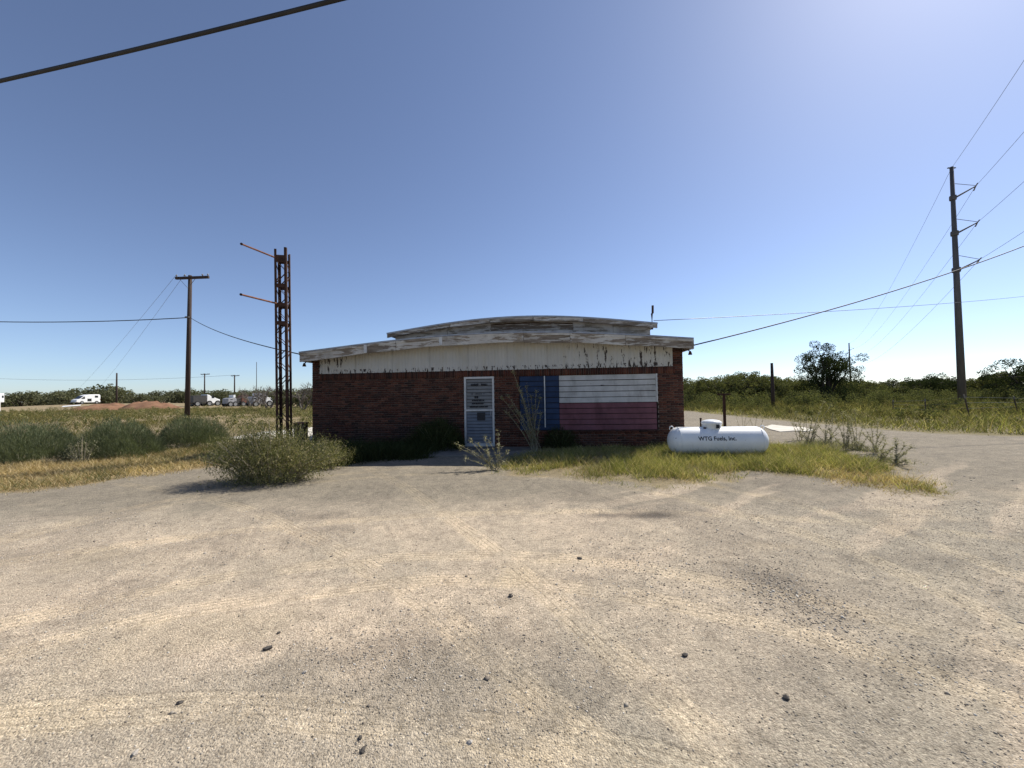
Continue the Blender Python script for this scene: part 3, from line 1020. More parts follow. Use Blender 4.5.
# door: pale aluminium frame, horizontal slats above and below a rail
door = MB()
fw_ = 0.055
door.box(DX0, DX0 + fw_, -0.035, 0.06, DZ0, DZ1).box(DX1 - fw_, DX1, -0.035, 0.06, DZ0, DZ1).box(DX0 + fw_, DX1 - fw_, -0.035, 0.06, DZ1 - 0.06, DZ1).box(DX0 + fw_, DX1 - fw_, -0.035, 0.06, DZ0, DZ0 + 0.09)
door = door.build('door', M['white_paint'], B)
MB().box(DX0 + fw_, DX1 - fw_, -0.038, 0.05, 1.11, 1.165).build('rail', M['white_paint'], door)
MB().box(DX0 + fw_, DX1 - fw_, 0.03, 0.055, DZ0 + 0.09, 1.11).box(DX0 + fw_, DX1 - fw_, 0.03, 0.055, 1.165, DZ1 - 0.06).build('backing', M['dark'], door)
for lo, hi, mt in ((DZ0 + 0.095, 1.105, 'blue_slat'), (1.17, DZ1 - 0.065, 'grey_slat')):
    ns = int(round((hi - lo) / 0.098))
    st = (hi - lo) / ns
    for i in range(ns):
        a = lo + i * st
        vs = [(DX0 + fw_ + 0.003, -0.012, a + 0.002), (DX1 - fw_ - 0.003, -0.012, a + 0.002), (DX1 - fw_ - 0.003, 0.010, a + st - 0.018), (DX0 + fw_ + 0.003, 0.010, a + st - 0.018),
              (DX0 + fw_ + 0.003, 0.028, a + 0.002), (DX1 - fw_ - 0.003, 0.028, a + 0.002), (DX1 - fw_ - 0.003, 0.028, a + st - 0.008), (DX0 + fw_ + 0.003, 0.028, a + st - 0.008)]
        MB().add(vs, [(0, 1, 2, 3), (7, 6, 5, 4), (0, 4, 5, 1), (3, 2, 6, 7), (0, 3, 7, 4), (1, 5, 6, 2)]).build('slat', M[mt], door)


def marks(z, h, x0, x1, gap, seed, w=(0.02, 0.045)):
    """worn, unreadable black characters"""
    r = random.Random(seed)
    x = x0
    while x < x1:
        ww = r.uniform(*w)
        MB().box(x, min(x + ww, x1), -0.0205, -0.0135, z + r.uniform(0, h * 0.1), z + h - r.uniform(0, h * 0.2)).build('worn_letter', M['black'], door)
        x += ww + (gap if r.random() < 0.8 else gap * 3)


marks(1.86, 0.07, 5.02, 5.25, 0.004, 1)
marks(1.865, 0.065, 5.33, 5.52, 0.004, 2)
marks(1.60, 0.045, 5.03, 5.47, 0.022, 3, (0.01, 0.018))
marks(1.49, 0.075, 5.13, 5.24, 0.003, 4)
marks(1.40, 0.055, 5.05, 5.42, 0.004, 5)
marks(1.31, 0.06, 5.05, 5.40, 0.004, 6)
marks(1.215, 0.05, 4.98, 5.52, 0.006, 7)
MB().box(5.20, 5.44, -0.019, -0.0135, 0.84, 1.07).build('notice', M['black'], door)
MB().tube([(5.625, -0.07, 0.98), (5.625, -0.07, 1.1)], 0.012, 6).box(5.612, 5.638, -0.07, -0.034, 0.975, 0.99).box(5.612, 5.638, -0.07, -0.034, 1.09, 1.105).build('handle', M['drip'], door)
# boarded opening painted as a flag
op = MB().box(WX0, WX1, 0.10, 0.13, WZ0, WZ1).build('boarded_opening', M['dark'], B)
XM = 7.63


def plank(x0, x1, z0, z1, mat):
    yj = random.uniform(-0.004, 0.004)
    g = 0.009
    vs = [(x0, 0.000 + yj, z0 + g), (x1, 0.000 + yj, z0 + g + random.uniform(-0.003, 0.003)), (x1, 0.018 + yj, z1 - g), (x0, 0.018 + yj, z1 - g), (x0, 0.06, z0 + g), (x1, 0.06, z0 + g), (x1, 0.06, z1 - g), (x0, 0.06, z1 - g)]
    return MB().add(vs, [(0, 1, 2, 3), (7, 6, 5, 4), (0, 4, 5, 1), (3, 2, 6, 7), (0, 3, 7, 4), (1, 5, 6, 2)]).build('plank', M[mat], op)


zs = np.linspace(1.315, WZ1 - 0.01, 6)
for i in range(5):
    plank(XM + 0.004, WX1 - 0.035, zs[i], zs[i + 1], 'white_plank')
zr = np.linspace(WZ0 + 0.01, 1.315, 6)
for i in range(5):
    plank(XM + 0.004, WX1 - 0.035, zr[i], zr[i + 1], 'red_plank')
zb = np.linspace(WZ0 + 0.01, WZ1 - 0.01, 11)
for i in range(10):
    plank(WX0 + 0.02, XM - 0.004, zb[i], zb[i + 1], 'blue_plank')
MB().box(WX1 - 0.033, WX1 - 0.002, -0.010, 0.09, 1.32, WZ1 - 0.012).build('jamb', M['white_paint'], op)
MB().box(7.195, 7.225, -0.032, -0.008, 0.62, WZ1 - 0.02).build('batten', M['white_paint'], op)
# row of sill bricks
V, Fs = [], []
x = WX0
while x < WX1 - 0.05:
    put_brick(x, x + BL, WZ0 - 0.055, WZ0 - 0.001, -0.03)
    x += BL + J
np_obj('sill', V, Fs, M['brick'], B)['kind'] = 'stuff'
# concrete stoop
MB().box(4.05, 7.0, -1.55, -0.02, -0.1, 0.055).build('stoop', M['concrete'], B, bevel=0.015)

# ------------------------------------------------------------------ propane tank
TL, TR = 2.30, 0.335
tc = (at(668, 440, 9.42) + at(766.5, 441, 9.25)) / 2
T = root('propane_tank', 'white horizontal propane tank lying in grass at the building corner', 'propane tank', (tc[0], tc[1], 0), math.radians(-4))
TZ = 0.40
prof = []
hl = TL / 2
for i in range(11):
    a = math.pi / 2 * i / 10
    prof.append((max(0.004, TR * math.sin(a)), -hl + 0.26 - 0.26 * math.cos(a)))
prof += [(TR, -0.3), (TR, 0.3)]
for i in range(10, -1, -1):
    a = math.pi / 2 * i / 10
    prof.append((max(0.004, TR * math.sin(a)), hl - 0.26 + 0.26 * math.cos(a)))
body = MB().lathe(prof, (0, 0, TZ), 'x', 40).build('tank_body', M['tank'], T, True)
for s in (-1, 1):
    MB().lathe([(TR - 0.02, s * 0.93 - 0.004), (TR + 0.0035, s * 0.93 - 0.004), (TR + 0.0035, s * 0.93 + 0.004), (TR - 0.02, s * 0.93 + 0.004)], (0, 0, TZ), 'x', 40).build('weld_seam', M['tank'], body, True)
    for w in (-0.16, 0.16):
        MB().box(s * 0.75 - 0.05, s * 0.75 + 0.05, w - 0.02, w + 0.02, -0.03, TZ - 0.29).build('foot', M['rust'], T)
    # lifting lug: ring plate on the shoulder
    ring = [(s * 1.06 + 0.045 * math.cos(a), 0, TZ + TR - 0.035 + 0.055 * math.sin(a)) for a in np.linspace(-0.6, math.pi + 0.6, 12)]
    MB().tube(ring, 0.013, 6).build('lifting_lug', M['tank'], T, True)
dx = -0.115
dome = MB().lathe([(0.19, 0.0), (0.205, 0.03), (0.222, 0.135), (0.23, 0.14), (0.23, 0.16), (0.215, 0.185), (0.15, 0.215), (0.06, 0.228), (0.004, 0.23)], (dx, 0, TZ + TR - 0.055), 'z', 28).build('dome_lid', M['tank'], T, True)
MB().box(dx + 0.015, dx + 0.085, -0.245, -0.205, TZ + TR - 0.02, TZ + TR + 0.065).build('latch', M['black'], dome)
MB().box(dx - 0.24, dx - 0.19, -0.15, -0.11, TZ + TR - 0.055, TZ + TR + 0.0).build('hinge', M['rust'], dome)
MB().lathe([(0.20, -0.012), (0.20, 0.012)], (dx, 0, TZ + TR - 0.06), 'z', 28).build('collar', M['tank'], dome, True)
# lettering wrapped on the shell
cu = bpy.data.curves.new('tank_text', 'FONT')
cu.body = 'WTG Fuels, Inc.'
cu.size = 0.135
cu.offset = 0.0028
cu.extrude = 0.0
cu.align_x = 'LEFT'
cu.resolution_u = 3
to = bpy.data.objects.new('tank_text', cu)
COL.objects.link(to)
bpy.context.view_layer.update()
me = bpy.data.meshes.new_from_object(to.evaluated_get(bpy.context.evaluated_depsgraph_get()))
bpy.data.objects.remove(to)
bm = bmesh.new()
bm.from_mesh(me)
bmesh.ops.triangulate(bm, faces=bm.faces)
xs_ = [v.co.x for v in bm.verts]
x0_, x1_ = min(xs_), max(xs_)
for v in bm.verts:
    xx = (v.co.x - x0_) / (x1_ - x0_) * 0.86 - 0.56
    zz = v.co.y + 0.045
    rr = TR + 0.004
    a = zz / rr
    v.co = (xx, -rr * math.cos(a), TZ + rr * math.sin(a))
bm.to_mesh(me)
bm.free()
me.materials.append(M['black'])
lt = link(bpy.data.objects.new('lettering', me), body)
lt['kind'] = 'stuff'
lt['label'] = 'black lettering WTG Fuels, Inc. on the tank side'

# ------------------------------------------------------------------ rusty lattice sign tower
TY = 10.9
tb = at(283.5, 440, TY)
tw = root('sign_tower', 'tall rusty steel lattice sign tower left of the brick building', 'sign tower', (tb[0], TY, 0), math.radians(11))
TH = float(at(283.5, 249, TY)[2])
hs = 0.155
lean = -0.02
for sx_ in (-1, 1):
    for sy in (-1, 1):
        h = TH - (0.06 if sx_ < 0 else 0.0) - (0.1 if sy > 0 else 0)
        p, q = (sx_ * hs + 0.03, sy * hs, -0.2), (sx_ * hs - 0.03, sy * hs, h)
        mb = MB()
        # angle iron: two flanges
        mb.add([(p[0], p[1] - 0.005, p[2]), (p[0] - sx_ * 0.060, p[1] - 0.005, p[2]), (p[0] - sx_ * 0.060, p[1] + 0.005, p[2]), (p[0], p[1] + 0.005, p[2]),
                (q[0], q[1] - 0.005, q[2]), (q[0] - sx_ * 0.060, q[1] - 0.005, q[2]), (q[0] - sx_ * 0.060, q[1] + 0.005, q[2]), (q[0], q[1] + 0.005, q[2])],
               [(0, 1, 2, 3), (7, 6, 5, 4), (0, 4, 5, 1), (1, 5, 6, 2), (2, 6, 7, 3), (3, 7, 4, 0)])
        e = sy * 0.0055
        mb.add([(p[0] - 0.005, p[1] - e, p[2]), (p[0] + 0.005, p[1] - e, p[2]), (p[0] + 0.005, p[1] - sy * 0.060, p[2]), (p[0] - 0.005, p[1] - sy * 0.060, p[2]),
                (q[0] - 0.005, q[1] - e, q[2]), (q[0] + 0.005, q[1] - e, q[2]), (q[0] + 0.005, q[1] - sy * 0.060, q[2]), (q[0] - 0.005, q[1] - sy * 0.060, q[2])],
               [(0, 1, 2, 3), (7, 6, 5, 4), (0, 4, 5, 1), (1, 5, 6, 2), (2, 6, 7, 3), (3, 7, 4, 0)])
        mb.build('corner_post', M['rust'], tw)
nb = 15
for i in range(nb):
    za, zb_ = 0.15 + i * (TH - 0.5) / nb, 0.15 + (i + 1) * (TH - 0.5) / nb
    sh = lambda z_: 0.03 - 0.06 * z_ / TH
    s = 1 if i % 2 else -1
    for sy in (-1, 1):
        MB().bar((-s * hs + sh(za), sy * (hs - 0.012), za), (s * hs + sh(zb_), sy * (hs - 0.012), zb_), 0.048, 0.010).build('lattice_bar', M['rust'], tw)
        MB().bar((sy * (hs - 0.012) + sh(za), -s * hs, za), (sy * (hs - 0.012) + sh(zb_), s * hs, zb_), 0.010, 0.026).build('lattice_bar', M['rust'], tw)
for v_ in (260.5, 287, 306, 324):
    z_ = float(at(283, v_, TY)[2])
    s_ = 0.03 - 0.06 * z_ / TH
    MB().box(-hs + s_ + 0.01, hs + s_ - 0.01, -hs - 0.016, -hs - 0.007, z_ - (0.10 if v_ < 262 else 0.055), z_ + (0.10 if v_ < 262 else 0.055)).box(-hs + s_ + 0.01, hs + s_ - 0.01, hs + 0.007, hs + 0.016, z_ - 0.05, z_ + 0.05).build('batten_plate', M['rust'], tw)
R_inv = Matrix.Rotation(-math.radians(11), 3, 'Z')
for (ua, va, ub, vb) in ((277.5, 258.5, 241.5, 244), (279, 304, 241, 294.5)):
    pa = at(ua, va, TY - 0.1)
    pb_ = at(ub, vb, (TY - 0.1) / 1.11)
    la = R_inv @ Vector((pa[0] - tb[0], pa[1] - TY, pa[2]))
    lb = R_inv @ Vector((pb_[0] - tb[0], pb_[1] - TY, pb_[2]))
    la = la + (la - lb) * 0.25
    MB().tube([la, lb], 0.024, 8).build('arm', M['rust_arm'], tw)
    MB().lathe([(0.033, -0.012), (0.033, 0.012)], tuple(lb), 'y', 8).build('arm_cap', M['rust'], tw)
# rusty cabinet beside the tower
cb = at(301, 437, 13.1)
cbr = root('utility_box', 'small dark rusty metal box between the lattice tower and the brick building', 'box', (cb[0], 13.1, 0), math.radians(-8))
MB().box(-0.17, 0.17, -0.13, 0.13, 0.0, 0.72).build('cabinet', M['rust'], cbr, bevel=0.01)
MB().box(-0.19, 0.19, -0.155, 0.15, 0.7205, 0.755).build('lid', M['rust_arm'], cbr)
MB().box(-0.145, 0.145, -0.142, -0.131, 0.08, 0.68).build('hatch', M['rust'], cbr)

# ------------------------------------------------------------------ poles and wires
def wood_pole(u, vtop, Y, label, dia=0.30, arm=True, leanx=0.0, vbase=None, armw=2.4, group=None):
    b = at(u, 400, Y)
    h = float(at(u, vtop, Y)[2])
    r_ = root('utility_pole', label, 'utility pole', (b[0], Y, gz(b[0], Y) - 0.05), 0, group)
    z0_ = gz(b[0], Y) - 0.05
    hh = h - z0_
    MB().tube([(0, 0, -0.4), (leanx * 0.5, 0, hh * 0.5), (leanx, 0, hh)], [dia / 2, dia * 0.43, dia * 0.34], 12).build('pole_shaft', M['pole_wood'], r_, True)
    if arm:
        za = hh - 0.25
        ar = MB().bar((leanx + 0.3 * (armw > 2) - armw / 2, -dia * 0.34 - 0.06, za), (leanx + 0.3 * (armw > 2) + armw / 2, -dia * 0.34 - 0.06, za + 0.05), 0.15, 0.17).build('crossarm', M['pole_wood'], r_)
        for s in (-1, 1):
            MB().bar((leanx + s * 0.62, -dia * 0.34 - 0.125, za - 0.02), (leanx, -dia * 0.34 - 0.08, za - 0.75), 0.03, 0.012).build('brace', M['pole_steel'], r_)
        for s in (-0.95, -0.45, 0.62, 0.95):
            MB().lathe([(0.02, 0.0), (0.02, 0.10), (0.05, 0.11), (0.055, 0.17), (0.03, 0.22)], (leanx + 0.3 + s * armw / 2, -dia * 0.34 - 0.06, za + 0.06 + 0.02 * s), 'z', 8).build('insulator', M['insulator'], r_)
    return r_, np.array([b[0] + leanx, Y, h])


lp, ltop = wood_pole(187.2, 275.5, 28.0, 'tall dark wooden utility pole with crossarm standing left of the lattice tower', 0.34, True, 0.16)
MB().box(0.02, 0.30, -0.28, -0.2, 7.55, 7.65).build('bracket', M['pole_steel'], lp)
far_poles = []
for (u, vt, Y, arm, lab, dia) in ((116.5, 373, 75, False, 'bare dark pole standing behind the white van wreck', 0.34),
                                  (204.5, 373.5, 105, True, 'distant crossarm pole behind the white truck cab', 0.36),
                                  (234.5, 375, 110, True, 'distant crossarm pole right of the white truck cab', 0.40),
                                  (256.5, 362, 130, False, 'thin tall distant mast above the bare trees', 0.22),
                                  (773, 363, 33, False, 'short dark wooden pole in front of the right treeline', 0.30)):
    far_poles.append(wood_pole(u, vt, Y, lab, dia, arm))
# big steel transmission pole and its distant twin
def steel_pole(base, h, r0_, r1_, label, arms, s=1.0):
    r_ = root('transmission_pole', label, 'power pole', base)
    n_ = 12
    sh = MB().tube([(0, 0, -0.5), (0, 0, h * 0.5), (0, 0, h)], [r0_, (r0_ + r1_) / 2, r1_], n_).build('pole_shaft', M['pole_steel'], r_, True)
    tips = []
    ax, ay = 0.78, -0.62               # arms point across the line, towards the right front
    for z_ in arms:
        rr = r0_ + (r1_ - r0_) * z_ / h
        tipv = np.array([ax, ay, 0]) * 1.35 * s
        col = MB().lathe([(rr + 0.07, -0.2), (rr + 0.09, -0.12), (rr + 0.09, 0.12), (rr + 0.07, 0.2)], (0, 0, z_), 'z', 12).build('band', M['pole_steel'], r_)
        MB().tube([np.array([ax, ay, 0]) * rr + np.array([0, 0, z_]), tipv + np.array([0, 0, z_ + 0.6 * s])], [0.08, 0.045], 8).build('davit_arm', M['pole_steel'], r_)
        MB().tube([np.array([ax, ay, 0]) * rr + np.array([0, 0, z_ + 1.25 * s]), tipv + np.array([0, 0, z_ + 0.66 * s])], 0.022, 6).build('post_insulator', M['insulator'], r_)
        t2 = tipv + np.array([0, 0, z_ + 0.6 * s])
        for sg in (-1, 1):
            MB().tube([t2, t2 + np.array([0.62 * sg, 0.78 * sg, -0.3 if sg > 0 else 0.05]) * 0.55 * s], [0.05, 0.05], 6).build('insulator', M['insulator'], r_)
        tips.append(np.array(base) + t2)
    MB().box(-0.35, 0.35, -0.05, 0.05, h - 0.12, h - 0.05).build('peak_bracket', M['pole_steel'], r_)
    tips.append(np.array(base) + np.array([0, 0, h - 0.1]))
    return r_, tips


SPY = 34.0
sb_ = at(962.5, 405, SPY)
SH = float(at(953, 167, SPY)[2])
zarm = [float(at(955, v, SPY)[2]) for v in (198, 233.5, 270)]
_, tips1 = steel_pole((sb_[0], SPY, 0), SH, 0.29, 0.13, 'tall grey steel transmission pole with three side arms at right', zarm)
far_b = at(851, 395, 155)
_, tips2 = steel_pole((far_b[0], 155, 0), float(at(851, 343, 155)[2]), 0.34, 0.2, 'distant grey transmission pole beside the big dark tree', [z_ * 0.93 for z_ in zarm])
lab4 = ['upper', 'middle', 'lower', 'topmost']
for i in range(4):
    wire('power_line', lab4[i] + ' thin conductor running from steel pole to the distant pole', tips1[i], tips2[i], 3.2, 0.013, 'thin_wire')
    d_ = np.array([97, 121, 0]) / 155.0
    e_ = tips1[i] - d_ * 80 + np.array([0, 0, 1.0])
    wire('power_line', lab4[i] + ' thin conductor rising from steel pole to the right edge', tips1[i], e_, 1.6, 0.013, 'thin_wire')

# service cable to the right eave corner, thin line to the upper roof, black trunk cable overhead, left lines
ec = bw(11.2, OV + 0.05, 2.83)
wire('service_cable', 'thick black cable from right roof corner up past the steel pole', ec, at(1120, 205, 17.0), 0.42, 0.019)
uc = bw(10.5, UY + 0.2, 3.74)
wire('service_line', 'thin line from upper roof end toward the right edge', uc, at(1100, 287, 30), 0.25, 0.010, 'thin_wire')
pA, pB = at(0, 81, 4.3), at(350, 0, 3.5)
dd = pB - pA
wire('trunk_cable', 'thick black cable crossing the sky at upper left', pA - dd * 3.0 + np.array([0, 0, 0.5]), pB + dd * 2.0 + np.array([0, 0, 0.4]), 0.45, 0.020)
tl = ltop.copy()
tl[2] = float(at(189, 317.5, 28)[2])
wire('telephone_cable', 'black cable from the wooden pole toward the left edge', tl, at(-330, 293, 30), 1.1, 0.032)
wire('service_drop', 'thin black drop line from the wooden pole to the left roof corner', tl, bw(-0.1, OV + 0.05, 2.9), 0.25, 0.018)
for i, s in enumerate((-0.82, -0.24)):
    wire('field_line', ('outer' if i == 0 else 'inner') + ' faint line from the crossarm to the pole behind the van', ltop + np.array([s, -0.2, 0.02]), at(62 + 22 * i, 402, 140), 1.2, 0.010, 'thin_wire')
wire('field_line', 'upper faint distant line between the two far crossarm poles', far_poles[1][1] + np.array([-90, 10, 1.5]), far_poles[2][1], 1.5, 0.03, 'thin_wire')

# steel posts behind the tank
g = gnd(725, 431)
po = root('steel_post', 'rusty T-topped steel post standing behind the white tank', 'post', (g[0], g[1], 0), math.radians(-15))
hp = float(at(725, 393.5, g[1])[2])
MB().box(-0.045, 0.045, -0.045, 0.045, -0.2, hp - 0.06).build('post_shaft', M['rust'], po)
MB().box(-0.24, 0.24, -0.03, 0.03, hp - 0.06, hp).build('top_bar', M['rust'], po)
g = gnd(701, 432)
po = root('short_post', 'short rusty pipe stub behind the left end of the tank lid', 'post', (g[0], g[1], 0))
MB().tube([(0, 0, -0.2), (0, 0, 0.5)], 0.035, 8).build('pipe', M['rust'], po, True)
MB().lathe([(0.045, 0.5), (0.045, 0.54), (0.02, 0.555)], (0, 0, 0), 'z', 8).build('cap', M['rust'], po)

# barbed wire fence along the right verge
fpx = [((925, 399), (926, 417)), ((964, 395), (970.5, 418)), ((1013.5, 396.5), (1018.5, 413.5)), ((893, 400), (893, 413))]
bases = [gnd(*b) for a, b in fpx]
fe = root('wire_fence', 'leaning steel T-posts strung with wire in the right verge weeds', 'fence', (bases[0][0], bases[0][1], 0))
tops = []
for (a, b), g in zip(fpx, bases):
    tp_ = at(a[0], a[1], g[1])
    l0 = np.array([g[0] - bases[0][0], g[1] - bases[0][1], -0.15])
    l1 = np.array([tp_[0] - bases[0][0], tp_[1] - bases[0][1], tp_[2]])
    ps = MB().bar(l0, l1, 0.05, 0.03).build('post', M['tpost'], fe)
    dv = (l1 - l0)
    MB().bar(l1 - dv * 0.13, l1 + dv * 0.012, 0.054, 0.034).build('painted_tip', M['concrete'], ps)
    tops.append((l0, l1))
order = [3, 0, 1, 2]
for f_ in (0.92, 0.7, 0.48):
    pts = [tops[i][0] * (1 - f_) + tops[i][1] * f_ for i in order]
    pts.append(pts[-1] + (pts[-1] - pts[-2]) * 2)
    MB().tube(pts, 0.005, 4).build('wire', M['thin_wire'], fe)

# ------------------------------------------------------------------ vehicles in the left field
def wheel(parent, x, y, r_, w=0.22):
    ty = MB().lathe([(r_ * 0.6, -w / 2), (r_ * 0.94, -w / 2), (r_, -w / 3), (r_, w / 3), (r_ * 0.94, w / 2), (r_ * 0.6, w / 2)], (x, y, r_), 'y', 18).build('wheel', M['tyre'], parent, True)
    MB().lathe([(r_ * 0.2, -w / 2 - 0.01), (r_ * 0.58, -w / 2 - 0.02), (r_ * 0.6, -w / 2 + 0.04), (r_ * 0.2, -w / 2 + 0.05)], (x, y, r_), 'y', 14).build('rim', M['rim'], ty)


def vehicle(name, label, cat_, loc, rz, prof, width, mat, wins, wheels, extra=()):
    a_r = math.atan2(-(loc[0] + rz), loc[1])          # long side square to the line of sight
    k_r = math.cos(a_r) * 0.86
    a_r += math.radians(26)                            # turned a little, flank towards the sun
    sq_ = lambda P: [(x * k_r, z) for x, z in P]
    prof, wins, wheels = sq_(prof), [sq_(w) for w in wins], sq_(wheels)
    v = root(name, label, cat_, loc, a_r)
    if 60 < loc[1] < 80:
        v.scale = (1.15, 1.0, 1.22)
    bd = MB().prism(prof, -width / 2, width / 2).build('body', M[mat], v, bevel=0.08)
    for w in wins:
        for s in (-1, 1):
            y = s * (width / 2 + 0.004)
            MB().prism(w, min(y, y + s * 0.012), max(y, y + s * 0.012)).build('window', M['glass'], bd)
    for (x, r_) in wheels:
        for s in (-1, 1):
            wheel(v, x, s * (width / 2 - 0.08), r_)
    for (nm, x0, x1, y0_, y1_, z0_, z1_, mt) in extra:
        MB().box(x0 * k_r, x1 * k_r, y0_, y1_, z0_, z1_).build(nm, M[mt], v, bevel=0.015)
    return v


# van wreck: sloped nose to the left, dark windscreen
VY = 88.0
RISE = 0.85
a_ = at(77, 400, VY)
b_ = at(105, 400, VY)
vl = b_[0] - a_[0]
vtop = float(at(95, 394.3, VY)[2]) - gz(a_[0], VY)
vm = vl * 0.55
vv = vehicle('van_wreck', 'white van wreck with sloping nose and open dark side beside the dirt mound', 'van', (a_[0], VY, gz(a_[0], VY)), 0,
             [(0.0, 0.35), (vl, 0.35), (vl, vtop - 0.2), (vl - 0.35, vtop), (vl * 0.42, vtop), (vl * 0.2, vtop - 0.3), (0.1, 1.25), (-0.9, 1.0), (-1.1, 0.5)], 1.9, 'van_white',
             [[(vl * 0.72, vtop - 0.75), (vl * 0.88, vtop - 0.75), (vl * 0.88, vtop - 0.3), (vl * 0.72, vtop - 0.25)], [(0.3, 1.20), (vl * 0.24, 1.20), (vl * 0.24, vtop - 0.45), (vl * 0.19, vtop - 0.5)]],
             [(0.7, 0.36), (vl - 1.2, 0.36)],
             [('doorway', vl * 0.36, vl * 0.56, -0.962, -0.951, 0.6, 1.25, 'glass'), ('tail_light', vl - 0.16, vl - 0.03, -0.97, -0.951, 0.9, 1.2, 'van_red'), ('bumper', -1.35, -1.12, -0.85, 0.85, 0.4, 0.6, 'van_grey')])
kv = math.cos(math.atan2(-a_[0], VY)) * 0.86
MB().prism([(-0.05 * kv, 1.26), (0.08 * kv, 1.28), (vl * 0.19 * kv, vtop - 0.33), (vl * 0.17 * kv, vtop - 0.32)], -0.85, 0.85).build('windscreen', M['glass'], vv)
hp_ = at(72, 404.6, 79)
pn = root('loose_panel', 'pale loose sheet lying on the ground left of the van wreck', 'panel', (hp_[0], 79, gz(hp_[0], 79) + 0.16), 0.7)
MB().add([(-1.3, -0.6, -0.18), (1.2, -0.6, 0.02), (1.2, 0.6, 0.2), (-1.3, 0.6, 0.0), (-1.3, -0.6, -0.14), (1.2, -0.6, 0.06), (1.2, 0.6, 0.24), (-1.3, 0.6, 0.04)],
         [(0, 3, 2, 1), (4, 5, 6, 7), (0, 1, 5, 4), (1, 2, 6, 5), (2, 3, 7, 6), (3, 0, 4, 7)]).build('sheet', M['van_white'], pn)
MB().box(0.9, 1.0, 0.1, 0.2, -0.35, 0.12).build('prop', M['pole_wood'], pn)
# trailer with raised nose at the left edge
CY = 44.0
cr_ = at(7.2, 400, CY)
zc = float(at(4, 394, CY)[2])
ze = float(at(4, 403, CY)[2])
vehicle('camper_trailer', 'white trailer with overhanging nose at the left edge', 'trailer', (cr_[0] - 1.1, CY, gz(cr_[0], CY)), 0,
        [(-9, 0.45), (-0.55, 0.45), (-0.55, ze), (0, ze), (0, zc), (-9, zc)], 2.2, 'van_white', [[(-0.4, zc - 0.5), (-0.15, zc - 0.5), (-0.15, zc - 0.25), (-0.4, zc - 0.25)], [(-4, 1.4), (-3, 1.4), (-3, 2.0), (-4, 2.0)]],
        [(-5.0, 0.36), (-4.0, 0.36)], [('jack', -0.9, -0.75, -0.9, -0.8, -0.05, 0.45, 'van_grey'), ('step_board', -0.7, 0.05, -1.0, -0.7, 0.0, 0.12, 'van_white')])
# white semi cab with dark sleeper
SY = 78.0
a_ = at(190, 400, SY)
q = lambda u: at(u, 400, SY)[0] - a_[0]
hz_ = lambda u, v: float(at(u, v, SY)[2])
vehicle('semi_truck', 'white sloped truck nose with dark trailer behind, beside the wooden pole', 'truck', (a_[0], SY, gz(a_[0], SY) - 0.1), 0,
        [(q(206), 0.5), (q(221.8), 0.5), (q(222), 1.15), (q(217.5), 1.35), (q(215.5), 1.5), (q(213), hz_(213, 399.5)), (q(209.5), hz_(209.5, 397.3)), (q(206), hz_(206, 396.6))], 2.3, 'van_white',
        [[(q(211.6), 1.4), (q(214.8), 1.4), (q(213), 1.95), (q(211.8), 1.95)]], [(q(219), 0.5), (q(209), 0.5), (q(195), 0.5)],
        [('dark_trailer', 0.0, q(205.6), -1.12, 1.12, 0.7, hz_(198, 397.6), 'van_dark'), ('grille', q(222.0), q(222.0) + 0.06, -0.7, 0.7, 0.6, 1.05, 'van_grey')])
GY_ = 74.0
a_ = at(225, 400, GY_)
q = lambda u: at(u, 400, GY_)[0] - a_[0]
hz2 = lambda u, v: float(at(u, v, GY_)[2])
vehicle('grey_truck', 'faded grey truck cab wreck left of the white-hooded truck', 'truck', (a_[0], GY_, gz(a_[0], GY_) - 0.1), 0,
        [(0, 0.5), (q(235), 0.5), (q(235), hz2(235, 400)), (q(233), hz2(233, 399)), (q(227), hz2(227, 399.5)), (0, 1.3)], 2.1, 'van_grey',
        [[(q(227.5), 1.25), (q(230.5), 1.25), (q(230.5), hz2(230, 400.8)), (q(228.3), hz2(230, 400.8))]], [(q(228), 0.45), (q(233.5), 0.45)],
        [('roof_box', q(232), q(234.4), -0.8, 0.8, hz2(233, 398.95), hz2(233, 396.8), 'van_white'), ('rear_bed', q(235.1), q(240), -1.0, 1.0, 0.6, 1.35, 'van_dark')])
a3 = at(239, 400, 76)
q = lambda u: at(u, 400, 76)[0] - a3[0]
h3 = lambda v: float(at(244, v, 76)[2])
vehicle('rusted_wreck', 'rust red stripped cab wreck between the two trucks', 'truck', (a3[0], 76, gz(a3[0], 76) - 0.1), 0,
        [(0, 0.5), (q(248), 0.5), (q(248), h3(400)), (q(246), h3(396.8)), (q(241), h3(397.2)), (0, 1.4)], 2.0, 'van_red',
        [[(q(242), 1.3), (q(245), 1.3), (q(245), h3(398.3)), (q(242), h3(398.3))]], [(q(241), 0.42), (q(246.5), 0.42)], [('bumper', -0.15, -0.02, -0.9, 0.9, 0.45, 0.7, 'van_dark')])
WY_ = 70.0
a_ = at(250, 400, WY_)
q = lambda u: at(u, 400, WY_)[0] - a_[0]
h4 = lambda u, v: float(at(u, v, WY_)[2])
